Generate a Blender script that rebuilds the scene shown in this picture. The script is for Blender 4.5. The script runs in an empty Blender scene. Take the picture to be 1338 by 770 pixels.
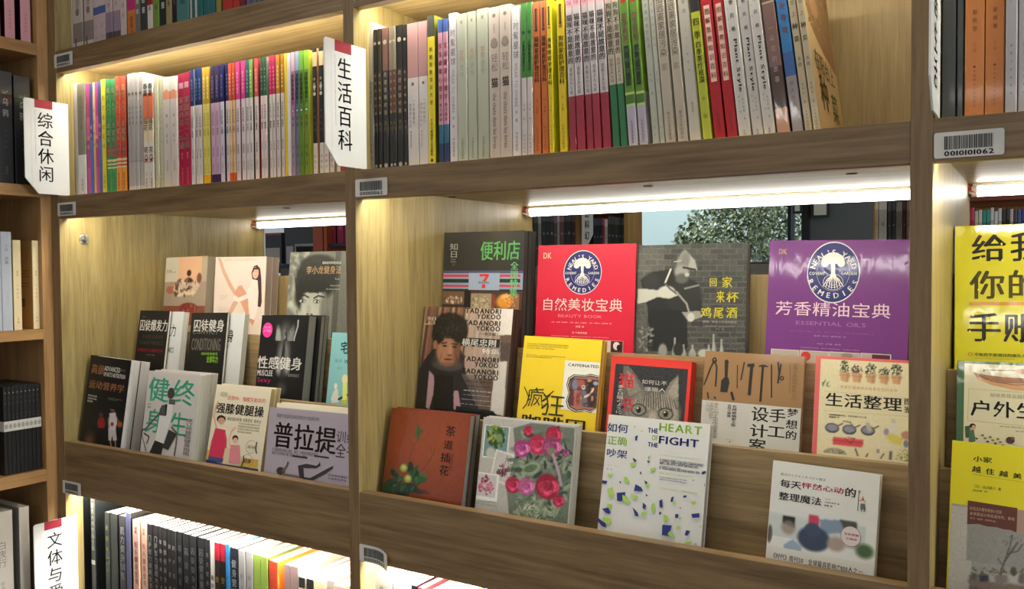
import bpy, math, random
import numpy as np
from mathutils import Matrix, Vector
C = bpy.context.scene.collection
EYE = 1.45
# ------------------------------------------------------------ camera
F, YAW, PIT, ROL = 1119.16, 0.554223, 0.029489, -0.006935
fw = np.array([-math.sin(YAW)*math.cos(PIT), math.cos(YAW)*math.cos(PIT), -math.sin(PIT)])
_r0 = np.array([math.cos(YAW), math.sin(YAW), 0.0]); _u0 = np.cross(_r0, fw)
CR = _r0*math.cos(ROL)+_u0*math.sin(ROL); CU = _u0*math.cos(ROL)-_r0*math.sin(ROL)
camd = bpy.data.cameras.new('camera'); camd.sensor_width = 36; camd.lens = F*36/1338
camd.clip_start = .05; camd.clip_end = 60
cam = bpy.data.objects.new('camera', camd); C.objects.link(cam)
m = Matrix.Identity(4)
for i in range(3):
    m[i][0] = CR[i]; m[i][1] = CU[i]; m[i][2] = -fw[i]
m[2][3] = EYE
cam.matrix_world = m
bpy.context.scene.camera = cam
# ------------------------------------------------------------ world, lights, exposure
vs = bpy.context.scene.view_settings
vs.view_transform = 'Standard'; vs.look = 'None'; vs.gamma = 1; vs.use_curve_mapping = False
vs.exposure = 0.0
w = bpy.data.worlds.new('world'); bpy.context.scene.world = w; w.use_nodes = True
bg = w.node_tree.nodes['Background']; bg.inputs[0].default_value = (.66, .76, .80, 1); bg.inputs[1].default_value = .50
LED_STRENGTH = 11.5
FRONT_LED = 62
def area(name, loc, rot, sx, sy, power, col):
    l = bpy.data.lights.new(name, 'AREA'); l.shape = 'RECTANGLE'; l.size = sx; l.size_y = sy
    l.energy = power; l.color = col
    o = bpy.data.objects.new(name, l); C.objects.link(o); o.location = loc; o.rotation_euler = rot
    return o
# ceiling panel lamps of the shop (wide, soft)
area('ceiling_panel_light', (-2.2, -.6, 2.98), (0, 0, 0), 1.6, .9, 34, (1, .88, .72))
area('ceiling_panel_light', (.6, -1.1, 2.98), (0, 0, 0), 1.6, .9, 5, (1, .93, .84))
# bright shop front far down the aisle on the right: it strikes the faces turned towards +X
area('shopfront_light', (3.9, .50, 1.75), (0, math.radians(90), 0), 1.6, .7, 78, (1, .97, .92))

area('outdoor_light', (-3.6, 4.7, 4.6), (math.radians(38), 0, 0), 3.5, 1.0, 420, (1, 1, .97))  # area light added outside to brighten the trees and facade
# ------------------------------------------------------------ picture point -> plane
def ray(x, y): return fw+CR*(x-669)/F-CU*(y-385)/F
def onY(x, y, Y): r = ray(x, y); return r*Y/r[1]
def onX(x, y, X): r = ray(x, y); return r*X/r[0]
# ------------------------------------------------------------ helpers
def lin(c):
    return tuple(((v/255)/12.92 if v/255 <= .04045 else ((v/255+.055)/1.055)**2.4) for v in c[:3])
class MB:
    """polygon soup with a colour per face"""
    def __init__(s): s.v = []; s.f = []; s.c = []
    def face(s, pts, col=(200, 200, 200)):
        n = len(s.v); s.v += [tuple(p) for p in pts]; s.f.append(tuple(range(n, n+len(pts)))); s.c.append(col)
    def box(s, x0, x1, y0, y1, z0, z1, col=(200, 200, 200)):
        n = len(s.v)
        s.v += [(x0, y0, z0), (x1, y0, z0), (x1, y1, z0), (x0, y1, z0), (x0, y0, z1), (x1, y0, z1), (x1, y1, z1), (x0, y1, z1)]
        for q in ((0, 3, 2, 1), (4, 5, 6, 7), (0, 1, 5, 4), (1, 2, 6, 5), (2, 3, 7, 6), (3, 0, 4, 7)):
            s.f.append(tuple(n+i for i in q)); s.c.append(col)
    def cyl(s, c, axis, r, l, n=16, col=(200, 200, 200), r2=None):
        r2 = r if r2 is None else r2
        ax = 'xyz'.index(axis); a, b = [(1, 2), (2, 0), (0, 1)][ax]
        k = len(s.v)
        for e, rr in ((0, r), (l, r2)):
            for i in range(n):
                t = 2*math.pi*i/n; p = list(c); p[ax] += e; p[a] += rr*math.cos(t); p[b] += rr*math.sin(t); s.v.append(tuple(p))
        s.f.append(tuple(k+i for i in range(n))[::-1]); s.c.append(col)
        s.f.append(tuple(k+n+i for i in range(n))); s.c.append(col)
        for i in range(n):
            j = (i+1) % n; s.f.append((k+i, k+j, k+n+j, k+n+i)); s.c.append(col)
    def build(s, name, mat, parent=None, bevel=0, colors=True, smooth=False):
        me = bpy.data.meshes.new(name); me.from_pydata(s.v, [], s.f)
        if colors and s.f:
            at = me.color_attributes.new('Col', 'FLOAT_COLOR', 'CORNER')
            arr = []
            cache = {}
            for f, c in zip(s.f, s.c):
                if c not in cache: cache[c] = (*lin(c), 1.0)
                arr += list(cache[c])*len(f)
            at.data.foreach_set('color', arr)
        me.materials.append(mat); me.update()
        if smooth: me.polygons.foreach_set('use_smooth', [True]*len(me.polygons))
        o = bpy.data.objects.new(name, me); C.objects.link(o)
        if parent: o.parent = parent
        if bevel:
            b = o.modifiers.new('bevel', 'BEVEL'); b.width = bevel; b.segments = 2; b.limit_method = 'ANGLE'
        return o
def empty(name, loc=(0, 0, 0), mat=None):
    o = bpy.data.objects.new(name, None); C.objects.link(o); o.empty_display_size = .05
    if mat is not None: o.matrix_world = mat
    else: o.location = loc
    return o
SEEN = {}
def tag(o, label, cat, group=None, kind=None):
    words = label.split()
    if len(words) > 16: label = ' '.join(words[:16])
    if label in SEEN and not (group and group.startswith('=')):
        print('DUPLABEL', label)
    SEEN[label] = 1
    o['label'] = label; o['category'] = cat
    if group: o['group'] = group.lstrip('=')
    if kind: o['kind'] = kind
    return o
# ------------------------------------------------------------ materials
def newmat(name):
    m = bpy.data.materials.new(name); m.use_nodes = True
    nt = m.node_tree; return m, nt, nt.nodes['Principled BSDF']
def printmat(name, rough, coat=0, bump=0, bscale=60, spec=.5):
    m, nt, p = newmat(name)
    a = nt.nodes.new('ShaderNodeVertexColor'); a.layer_name = 'Col'
    tc = nt.nodes.new('ShaderNodeTexCoord')
    n = nt.nodes.new('ShaderNodeTexNoise'); n.inputs['Scale'].default_value = 9; n.inputs['Detail'].default_value = 3
    nt.links.new(tc.outputs['Object'], n.inputs['Vector'])
    mr = nt.nodes.new('ShaderNodeMapRange'); mr.inputs[3].default_value = .93; mr.inputs[4].default_value = 1.05
    nt.links.new(n.outputs[0], mr.inputs[0])
    mx = nt.nodes.new('ShaderNodeMix'); mx.data_type = 'RGBA'; mx.blend_type = 'MULTIPLY'; mx.inputs[0].default_value = 1
    nt.links.new(a.outputs[0], mx.inputs[6]); nt.links.new(mr.outputs[0], mx.inputs[7])
    nt.links.new(mx.outputs[2], p.inputs['Base Color'])
    p.inputs['Roughness'].default_value = rough; p.inputs['Specular IOR Level'].default_value = spec
    p.inputs['Coat Weight'].default_value = coat; p.inputs['Coat Roughness'].default_value = .06
    if bump:
        n2 = nt.nodes.new('ShaderNodeTexNoise'); n2.inputs['Scale'].default_value = bscale; n2.inputs['Detail'].default_value = 2; n2.inputs['Distortion'].default_value = 1.2
        mp = nt.nodes.new('ShaderNodeMapping'); mp.inputs['Scale'].default_value = (1, 1, .35)
        nt.links.new(tc.outputs['Object'], mp.inputs['Vector']); nt.links.new(mp.outputs[0], n2.inputs['Vector'])
        b = nt.nodes.new('ShaderNodeBump'); b.inputs['Strength'].default_value = bump; b.inputs['Distance'].default_value = .002
        nt.links.new(n2.outputs[0], b.inputs['Height'])
        nt.links.new(b.outputs[0], p.inputs['Coat Normal'])
    return m
M_PAPER = printmat('matte_cover', .55)
M_GLOSS = printmat('laminated_cover', .45, .15, spec=.3)
M_WRAP = printmat('shrink_wrapped_cover', .5, .7, .16, 40, .25)
M_FLAT = printmat('sticker_paper', .6)
def pagemat():
    m, nt, p = newmat('page_edges')
    a = nt.nodes.new('ShaderNodeVertexColor'); a.layer_name = 'Col'
    tc = nt.nodes.new('ShaderNodeTexCoord')
    mp = nt.nodes.new('ShaderNodeMapping'); mp.inputs['Scale'].default_value = (1, 1, 1)
    n = nt.nodes.new('ShaderNodeTexNoise'); n.inputs['Scale'].default_value = 700; n.inputs['Detail'].default_value = 1
    mp.inputs['Scale'].default_value = (1, 1, .01)
    nt.links.new(tc.outputs['Object'], mp.inputs[0]); nt.links.new(mp.outputs[0], n.inputs['Vector'])
    mr = nt.nodes.new('ShaderNodeMapRange'); mr.inputs[3].default_value = .75; mr.inputs[4].default_value = 1.1
    nt.links.new(n.outputs[0], mr.inputs[0])
    mx = nt.nodes.new('ShaderNodeMix'); mx.data_type = 'RGBA'; mx.blend_type = 'MULTIPLY'; mx.inputs[0].default_value = 1
    nt.links.new(a.outputs[0], mx.inputs[6]); nt.links.new(mr.outputs[0], mx.inputs[7])
    nt.links.new(mx.outputs[2], p.inputs['Base Color']); p.inputs['Roughness'].default_value = .8
    return m
M_PAGE = pagemat()
def wood(name, axis, dark=(96, 75, 50), light=(154, 127, 92), gloss=.42, seed=0, contrast=1.0, swirl=.5):
    m, nt, p = newmat(name)
    tc = nt.nodes.new('ShaderNodeTexCoord')
    def noise(sc, scale, detail=4, dist=0):
        mp = nt.nodes.new('ShaderNodeMapping'); mp.inputs['Scale'].default_value = sc; mp.inputs['Location'].default_value = (seed*1.7, seed*.9, seed*2.3)
        nt.links.new(tc.outputs['Object'], mp.inputs[0])
        n = nt.nodes.new('ShaderNodeTexNoise'); n.inputs['Scale'].default_value = scale; n.inputs['Detail'].default_value = detail
        n.inputs['Roughness'].default_value = .6; n.inputs['Distortion'].default_value = dist
        nt.links.new(mp.outputs[0], n.inputs['Vector']); return n
    def ax(k, s): return tuple(k if 'xyz'[i] == axis else s for i in range(3))
    fine = noise(ax(.05, 1), 260, 3)
    med = noise(ax(.09, 1), 42, 4, .6)
    # cathedral figure: contour bands of a stretched smooth noise
    big = noise(ax(.07, 1), 7, 2, .25)
    mul = nt.nodes.new('ShaderNodeMath'); mul.operation = 'MULTIPLY'; mul.inputs[1].default_value = 95
    nt.links.new(big.outputs[0], mul.inputs[0])
    fr = nt.nodes.new('ShaderNodeMath'); fr.operation = 'SINE'; nt.links.new(mul.outputs[0], fr.inputs[0])
    s1 = nt.nodes.new('ShaderNodeMath'); s1.operation = 'MULTIPLY_ADD'; s1.inputs[1].default_value = .085*swirl/.5; 
    nt.links.new(fr.outputs[0], s1.inputs[0])
    s2 = nt.nodes.new('ShaderNodeMath'); s2.operation = 'MULTIPLY_ADD'; s2.inputs[1].default_value = .55; s2.inputs[2].default_value = -.18
    nt.links.new(fine.outputs[0], s2.inputs[0])
    s3 = nt.nodes.new('ShaderNodeMath'); s3.operation = 'MULTIPLY_ADD'; s3.inputs[1].default_value = .75
    nt.links.new(med.outputs[0], s3.inputs[0]); nt.links.new(s2.outputs[0], s3.inputs[2])
    nt.links.new(s3.outputs[0], s1.inputs[2])
    cr = nt.nodes.new('ShaderNodeValToRGB'); cr.color_ramp.elements[0].position = .5-.30/contrast; cr.color_ramp.elements[1].position = .5+.35/contrast
    cr.color_ramp.elements[0].color = (*lin(dark), 1); cr.color_ramp.elements[1].color = (*lin(light), 1)
    nt.links.new(s1.outputs[0], cr.inputs[0]); nt.links.new(cr.outputs[0], p.inputs['Base Color'])
    b = nt.nodes.new('ShaderNodeBump'); b.inputs['Strength'].default_value = .25; b.inputs['Distance'].default_value = .0006
    nt.links.new(s1.outputs[0], b.inputs['Height']); nt.links.new(b.outputs[0], p.inputs['Normal'])
    p.inputs['Roughness'].default_value = gloss; p.inputs['Specular IOR Level'].default_value = .4
    return m
W_H = wood('oak_horizontal_grain', 'x', seed=1)
W_V = wood('oak_vertical_grain', 'z', seed=2, swirl=.2)
W_S = wood('oak_lit_side', 'z', (124, 107, 67), (176, 158, 109), .38, seed=5, swirl=.15, contrast=1.25)  # side oak lightened and yellowed to carry the shelf lamp light
W_SH = wood('oak_shelf_board', 'x', (160, 138, 96), (208, 188, 140), .4, seed=7, swirl=.6)
W_R = wood('oak_lit_riser', 'x', (116, 95, 64), (176, 150, 112), .45, seed=15)  # lit copy of the oak: lamp light on the risers is in the colour
W_BK = wood('oak_back_panel', 'z', (128, 106, 68), (176, 152, 104), .5, seed=9, swirl=.2)
W_Y = wood('oak_corner_shelf', 'y', (140, 104, 64), (186, 146, 98), .45, seed=11, swirl=.3)
W_IN = wood('oak_shaded_back', 'y', (54, 40, 26), (78, 58, 38), .6, seed=13, swirl=.3)  # shade inside the unlit corner compartments is put into this oak's colour
def solid(name, col, rough=.5, metal=0, emit=0, trans=0, ior=1.45):
    m, nt, p = newmat(name)
    p.inputs['Base Color'].default_value = (*lin(col), 1); p.inputs['Roughness'].default_value = rough; p.inputs['Metallic'].default_value = metal
    if emit:
        p.inputs['Emission Color'].default_value = (*lin(col), 1); p.inputs['Emission Strength'].default_value = emit
    if trans: p.inputs['Transmission Weight'].default_value = trans; p.inputs['IOR'].default_value = ior
    return m
M_LED = solid('led_diffuser', (255, 250, 240), .4, emit=LED_STRENGTH)
M_LEDL = solid('lower_row_led_diffuser', (255, 250, 236), .4, emit=150)
M_LEDF = solid('front_led_diffuser', (255, 251, 232), .4, emit=FRONT_LED)
M_LAMP = solid('ceiling_tube_diffuser', (255, 250, 245), .4, emit=26)
M_ALU = solid('aluminium', (190, 190, 186), .35, .9)
M_ACR = solid('white_acrylic_sign', (232, 235, 236), .22)
M_CLEAR = solid('clear_plastic', (235, 235, 230), .1, trans=.9)
M_STEEL = solid('steel', (200, 198, 190), .25, 1)
M_DARK = solid('dark_hole', (70, 58, 44), .9)
# ------------------------------------------------------------ glyphs
_G = {}
def glyph(ch, bold=0):
    k = (ch, bold)
    if k in _G: return _G[k]
    if bold:
        v, f, bb = glyph(ch, 0); d = .020*bold if ord(ch) > 255 else .030*bold; n = len(v)
        sh = ((-d, 0), (d, 0), (0, d*.8))
        V_ = [(a+x, b+y) for x, y in sh for a, b in v]; F_ = [tuple(i+k*n for i in q) for k in range(3) for q in f]
        _G[k] = (V_, F_, (bb[0]-d, bb[1]+d, bb[2], bb[3]+d*.8)); return _G[k]
    cu = bpy.data.curves.new('g', 'FONT'); cu.body = ch; cu.resolution_u = 1 if ord(ch) > 255 else 2
    o = bpy.data.objects.new('g', cu)
    me = bpy.data.meshes.new_from_object(o)
    v = [(p.co.x, p.co.y) for p in me.vertices]; f = [tuple(p.vertices) for p in me.polygons]
    bpy.data.objects.remove(o); bpy.data.curves.remove(cu); bpy.data.meshes.remove(me)
    if v:
        xs = [p[0] for p in v]; bb = (min(xs), max(xs), min(p[1] for p in v), max(p[1] for p in v))
    else: bb = (0, .3, 0, .7)
    _G[k] = (v, f, bb); return _G[k]
def text_polys(s, bold=0):
    """flat polygons of a line of text, normalised to 0..1 in both directions"""
    x = 0; out = []; lo, hi = 9, -9
    cjk = any(ord(c) > 0x2E80 for c in s)
    if not s: return []
    for ch in s:
        if ch == ' ': x += .32 if not cjk else .5; continue
        v, f, bb = glyph(ch, bold)
        wide = ord(ch) > 0x2E80
        dx = x if wide else x-bb[0]
        out.append(([(a+dx, b) for a, b in v], f))
        x += 1.02 if wide else (bb[1]-bb[0])+.09
        lo = min(lo, bb[2]); hi = max(hi, bb[3])
    W = max(x-.06, .01)
    if cjk: lo, hi = -.09, .86
    return [([(a/W, (b-lo)/(hi-lo)) for a, b in v], f) for v, f in out]
POOL = '家庭生活百科全书图解健康运动训练入门方法技巧大的中国出版社著译编者日美味手工园艺植物花草茶饮料理收纳设计时尚编织瑜伽营养教你学会每天一步轻松快乐'
rnd = random.Random(7)
def filler(n): return ''.join(rnd.choice(POOL) for _ in range(n))

# ------------------------------------------------------------ face-out books
class Cover:
    """front print of a book that leans back: drawn on the cover rectangle, local x right, z up"""
    def __init__(s, tl, tr, lean, y_edge, z_edge, floor, width=None, tilt=None):
        a = math.radians(lean); s.n = np.array([0, -math.cos(a), math.sin(a)]); P = np.array([0, y_edge, z_edge])
        s.P = P
        hit = lambda q: (lambda r: r*(P@s.n)/(r@s.n))(ray(*q))
        s.hit = hit
        A, B = hit(tl), hit(tr)
        s.W = width or float(np.linalg.norm(B-A))
        t = math.atan2(B[2]-A[2], B[0]-A[0]) if tilt is None else math.radians(tilt)
        t = max(-.035, min(.035, t))
        Rm = Matrix.Rotation(-a, 3, 'X') @ Matrix.Rotation(-t, 3, 'Y')
        s.ux = np.array(Rm @ Vector((1, 0, 0))); s.uz = np.array(Rm @ Vector((0, 0, 1))); s.uy = np.array(Rm @ Vector((0, 1, 0)))
        low = A if t > 0 else A+s.ux*s.W
        s.H = float((low[2]-floor)/s.uz[2]); 
        O = A-s.uz*s.H
        s.O = O
        M = Rm.to_4x4(); M.translation = Vector((O[0], O[1], O[2]+EYE)); s.M = M
        s.mb = MB(); s.lay = 0; s.o = (0, 0, 1)
    def frame(s, ox, oy, k): s.o = (ox, oy, k); return s
    def loc(s, x, y):
        ox, oy, k = s.o; h = s.hit((ox+x/k, oy+y/k))-s.O
        return float(h@s.ux), float(h@s.uz)
    def clipp(s, x, z): return min(max(x, .0005), s.W-.0005), min(max(z, .0005), s.H-.0005)
    def L(s): s.lay += 1; return -.00012-.00003*s.lay
    def poly(s, pts, col, raw=False):
        y = s.L(); q = []
        for p in pts:
            a = p if raw else s.loc(*p); a = s.clipp(*a); q.append((a[0], y, a[1]))
        s.mb.face(q, col); return s
    def rect(s, x0, y0, x1, y1, col):
        a = s.loc(x0, y0); b = s.loc(x1, y1)
        return s.poly([(a[0], b[1]), (b[0], b[1]), (b[0], a[1]), (a[0], a[1])], col, True)
    def fr(s, x0, y0, x1, y1, col):
        """rect in fractions of the cover, y down"""
        W, H = s.W, s.H
        return s.poly([(x0*W, (1-y1)*H), (x1*W, (1-y1)*H), (x1*W, (1-y0)*H), (x0*W, (1-y0)*H)], col, True)
    def ell(s, cx, cy, rx, ry, col, n=20, ring=0):
        c = s.loc(cx, cy); ex = s.loc(cx+rx, cy)[0]-c[0]; ez = c[1]-s.loc(cx, cy+ry)[1]
        y = s.L()
        pt = lambda k, e: (lambda q: (q[0], y, q[1]))(s.clipp(c[0]+(ex-e)*math.cos(k), c[1]+(ez-e)*math.sin(k)))
        if not ring:
            s.mb.face([pt(2*math.pi*i/n, 0) for i in range(n)], col)
        else:
            for i in range(n):
                a, b = 2*math.pi*i/n, 2*math.pi*(i+1)/n
                s.mb.face([pt(a, 0), pt(b, 0), pt(b, ring), pt(a, ring)], col)
        return s
    def line(s, pts, wd, col):
        y = s.L(); p = [s.loc(*q) for q in pts]
        for a, b in zip(p, p[1:]):
            d = np.array(b)-np.array(a); l = np.linalg.norm(d)+1e-9; nrm = np.array([-d[1], d[0]])/l*wd/2
            q = [np.array(a)+nrm, np.array(a)-nrm, np.array(b)-nrm, np.array(b)+nrm]
            q = [s.clipp(*t) for t in q]; s.mb.face([(t[0], y, t[1]) for t in q], col)
        return s
    def T(s, txt, x0, y0, x1, y1, col, bold=0, rot=0, h=None):
        """text filling the box given by its top left and bottom right corners"""
        a = s.loc(x0, y0); b = s.loc(x1, y1)
        if h: b = (b[0], s.loc(x0, y0+h)[1])
        s.put(txt, a[0], a[1], b[0], b[1], col, bold, rot); return s
    def put(s, txt, ax, az, bx, bz, col, bold=0, rot=0):
        y = s.L(); w, h = bx-ax, az-bz
        for v, f in text_polys(txt, bold):
            for k in f:
                q = []
                for i in k:
                    u, t = v[i]
                    if rot: px, pz = ax+t*w, az-u*h     # reads downwards
                    else: px, pz = ax+u*w, bz+t*h
                    px, pz = s.clipp(px, pz); q.append((px, y, pz))
                s.mb.face(q, col)
    def V(s, txt, x0, y0, x1, y1, col, bold=0):
        a = s.loc(x0, y0); b = s.loc(x1, y1); n = len(txt); h = (a[1]-b[1])/n
        for i, ch in enumerate(txt):
            if ch != ' ': s.put(ch, a[0], a[1]-i*h-h*.03, b[0], a[1]-(i+1)*h+h*.03, col, bold)
        return s
    def para(s, x0, y0, x1, y1, rows, n, col, bold=0):
        a = s.loc(x0, y0); b = s.loc(x1, y1); h = (a[1]-b[1])/rows
        for r in range(rows):
            k = n if r < rows-1 else max(2, int(n*.7))
            s.put(filler(k), a[0], a[1]-r*h, a[0]+(b[0]-a[0])*k/n, a[1]-r*h-h*.68, col, bold)
        return s
    def arc(s, txt, cx, cy, r, a0, a1, size, col, flip=False, bold=1):
        """letters along a circle; angles in degrees, metres for r and size"""
        c = s.loc(cx, cy); y = s.L(); n = len(txt)
        for i, ch in enumerate(txt):
            if ch == ' ': continue
            t = math.radians(a0+(a1-a0)*(i/(n-1)))
            v, f, bb = glyph(ch, bold)
            up = np.array([math.cos(t), math.sin(t)]); 
            if flip: up = -up
            rt = np.array([up[1], -up[0]]); ctr = np.array(c)+np.array([math.cos(t), math.sin(t)])*r
            mx = (bb[0]+bb[1])/2
            for k in f:
                q = []
                for j in k:
                    p = ctr+rt*(v[j][0]-mx)*size+up*(v[j][1]-.35)*size
                    q.append((p[0], y, p[1]))
                s.mb.face(q, col)
        return s
class Raster:
    """a printed photograph: a fine grid of coloured points on (part of) a cover"""
    def __init__(s, cv, x0, y0, x1, y1, step=.0012, base=(128, 128, 128), full=False):
        s.cv = cv
        if full: a = (.0003, cv.H-.0003); b = (cv.W-.0003, .0003)
        else: a = cv.clipp(*cv.loc(x0, y0)); b = cv.clipp(*cv.loc(x1, y1))
        s.a, s.b = a, b
        s.nx = max(3, int((b[0]-a[0])/step)); s.nz = max(3, int((a[1]-b[1])/step))
        s.X, s.Z = np.meshgrid(np.linspace(a[0], b[0], s.nx), np.linspace(a[1], b[1], s.nz))
        s.c = np.ones((s.nz, s.nx, 3))*np.array(base, float); s.soft = step*.8
        s.rs = np.random.RandomState(3)
    def mix(s, m, col, k=1.0):
        m = np.clip(m, 0, 1)[..., None]*k; s.c = s.c*(1-m)+np.array(col, float)*m; return s
    def ell(s, cx, cy, rx, ry, col, soft=.25, rot=0, k=1.0):
        c = s.cv.loc(cx, cy); ex = abs(s.cv.loc(cx+rx, cy)[0]-c[0]); ez = abs(c[1]-s.cv.loc(cx, cy+ry)[1])
        dx, dz = s.X-c[0], s.Z-c[1]; r = math.radians(rot)
        u = dx*math.cos(r)+dz*math.sin(r); v = -dx*math.sin(r)+dz*math.cos(r)
        d = np.sqrt((u/ex)**2+(v/ez)**2); return s.mix((1+soft/2-d)/max(soft, .02), col, k)
    def poly(s, pts, col, k=1.0):
        p = [s.cv.loc(*q) for q in pts]; ins = np.zeros(s.X.shape, bool)
        for (x1, z1), (x2, z2) in zip(p, p[1:]+p[:1]):
            cond = (z1 > s.Z) != (z2 > s.Z)
            with np.errstate(divide='ignore', invalid='ignore'):
                xi = (x2-x1)*(s.Z-z1)/(z2-z1+1e-12)+x1
            ins ^= cond & (s.X < xi)
        m = ins.astype(float)
        m2 = m.copy(); m2[1:-1, 1:-1] = (m[1:-1, 1:-1]*2+m[:-2, 1:-1]+m[2:, 1:-1]+m[1:-1, :-2]+m[1:-1, 2:])/6
        return s.mix(m2, col, k)
    def rect(s, x0, y0, x1, y1, col, k=1.0):
        a = s.cv.loc(x0, y0); b = s.cv.loc(x1, y1)
        return s.mix(((s.X >= a[0]) & (s.X <= b[0]) & (s.Z <= a[1]) & (s.Z >= b[1])).astype(float), col, k)
    def line(s, pts, wd, col, k=1.0):
        p = [s.cv.loc(*q) for q in pts]
        for (x1, z1), (x2, z2) in zip(p, p[1:]):
            dx, dz = x2-x1, z2-z1; t = np.clip(((s.X-x1)*dx+(s.Z-z1)*dz)/(dx*dx+dz*dz+1e-12), 0, 1)
            d = np.hypot(s.X-x1-t*dx, s.Z-z1-t*dz); s.mix((wd/2-d)/s.soft+.5, col, k)
        return s
    def noise(s, amp, cell=1, mask=None):
        h, w_ = s.nz//cell+2, s.nx//cell+2; n = s.rs.randn(h, w_)
        n = np.kron(n, np.ones((cell, cell)))[:s.nz, :s.nx]
        if cell > 1:
            for _ in range(cell):
                n[1:-1, 1:-1] = (n[1:-1, 1:-1]+n[:-2, 1:-1]+n[2:, 1:-1]+n[1:-1, :-2]+n[1:-1, 2:])/5
        s.c = s.c+n[..., None]*amp*(1 if mask is None else mask[..., None]); return s
    def blobs(s, n, cx, cy, rx, ry, rad, cols, k=.9, soft=.5, asp=1.6):
        for _ in range(n):
            t = s.rs.rand()*2*math.pi; q = math.sqrt(s.rs.rand())
            r = rad*(.5+s.rs.rand())
            s.ell(cx+q*rx*math.cos(t), cy+q*ry*math.sin(t), r, r/asp, cols[s.rs.randint(len(cols))], soft, s.rs.rand()*180, k)
        return s
    def done(s):
        y = s.cv.L(); n = len(s.cv.mb.v)
        s.cv.rast = getattr(s.cv, 'rast', [])
        s.cv.rast.append((y, s)); return s.cv
def raster_mesh(r, y, name, mat, parent):
    v = np.stack([r.X, np.full_like(r.X, y), r.Z], -1).reshape(-1, 3)
    idx = np.arange(r.nz*r.nx).reshape(r.nz, r.nx)
    f = np.stack([idx[1:, :-1], idx[1:, 1:], idx[:-1, 1:], idx[:-1, :-1]], -1).reshape(-1, 4)
    me = bpy.data.meshes.new(name); me.from_pydata(v.tolist(), [], f.tolist())
    at = me.color_attributes.new('Col', 'FLOAT_COLOR', 'POINT')
    c = np.clip(r.c, 0, 255)/255; c = np.where(c <= .04045, c/12.92, ((c+.055)/1.055)**2.4)
    at.data.foreach_set('color', np.concatenate([c.reshape(-1, 3), np.ones((len(v), 1))], 1).ravel())
    me.materials.append(mat); me.update()
    o = bpy.data.objects.new(name, me); C.objects.link(o); o.parent = parent; return o

def face_book(cv, t, cover_col, label, group, mat=None, page=(222, 216, 202), spine_col=None, edge=None, cat='book', hard=False, print_it=True, cp=None):
    """cover board with spine on the left, page block showing at the right, print on the front"""
    mat = mat or M_GLOSS; M = cp or cv.M; W, H = cv.W, cv.H
    o = empty('book', mat=M)
    ov = .003 if hard else .0008; th = .0022 if hard else .0006
    b = MB(); sc = spine_col or cover_col
    # front board, spine, back board
    b.box(0, W, 0, th, 0, H, cover_col); b.box(0, W, t-th, t, 0, H, edge or cover_col); b.box(0, th, th, t-th, 0, H, sc)
    c = b.build('cover', mat, o)
    p = MB(); p.box(th, W-ov, th, t-th, ov, H-ov, page); p.build('pages', M_PAGE, o)
    if print_it:
        for y, r in getattr(cv, 'rast', []): raster_mesh(r, y, 'cover_photo', mat, o)
        if cv.mb.f: cv.mb.build('cover_print', mat, o)
    tag(o, label, cat, group)
    return o
TIER = {1: (1.09, -.233, -.415), 2: (1.18, -.128, -.31), 3: (1.27, -.0105, -.205)}
def stack(tier, tl, tr, lean, n, t, art, cover_col, label, group, copy_label=None, behind=None, width=None, tilt=None, dx=.0, **kw):
    Y, Z, fl = TIER[tier]; a = math.radians(lean); T = n*(t+.0006)+.0012
    for q in (behind or []): T += q[0]+.0008
    nrm = np.array([0, -math.cos(a), math.sin(a)])
    P = np.array([0, Y, Z])+nrm*T
    fz = fl+.0008+t*math.sin(a)
    cv = Cover(tl, tr, lean, P[1], P[2], fz, width, tilt)
    if cv.O[1] < {1: 1.0185, 2: 1.1025, 3: 1.1925}[tier]: print('FRONTHIT', label[:40], round(float(cv.O[1]), 4))
    bx = BAYS[0 if group == GL else 1 if group == GM else 2]
    if cv.O[0] < bx[0] or cv.O[0]+cv.W > bx[1] or cv.O[0]+cv.uz[0]*cv.H < bx[0]: print('SIDEHIT', label[:40], round(float(cv.O[0]), 4), round(float(cv.O[0]+cv.W), 4))
    art(cv)
    face_book(cv, t, cover_col, label, group, **kw)
    off = t+.0006
    kw2 = dict(kw); 
    for i in range(1, n):
        sh = Vector(cv.ux)*(dx*i+rnd.uniform(-.001, .001))
        M = cv.M.copy(); M.translation += Vector(-nrm*off)+sh
        # keep the copy standing on the floor
        M.translation.z += 0; 
        k = -(M.translation.z-EYE-fz)/cv.uz[2]
        M.translation += Vector(cv.uz)*k*1.0
        nm = ['second', 'third', 'fourth', 'fifth'][i-1]
        face_book(cv, t, cover_col, f'{nm} copy, behind the front one, of {copy_label}', group, print_it=False, cp=M, **kw2)
        off += t+.0006
    return cv

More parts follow.
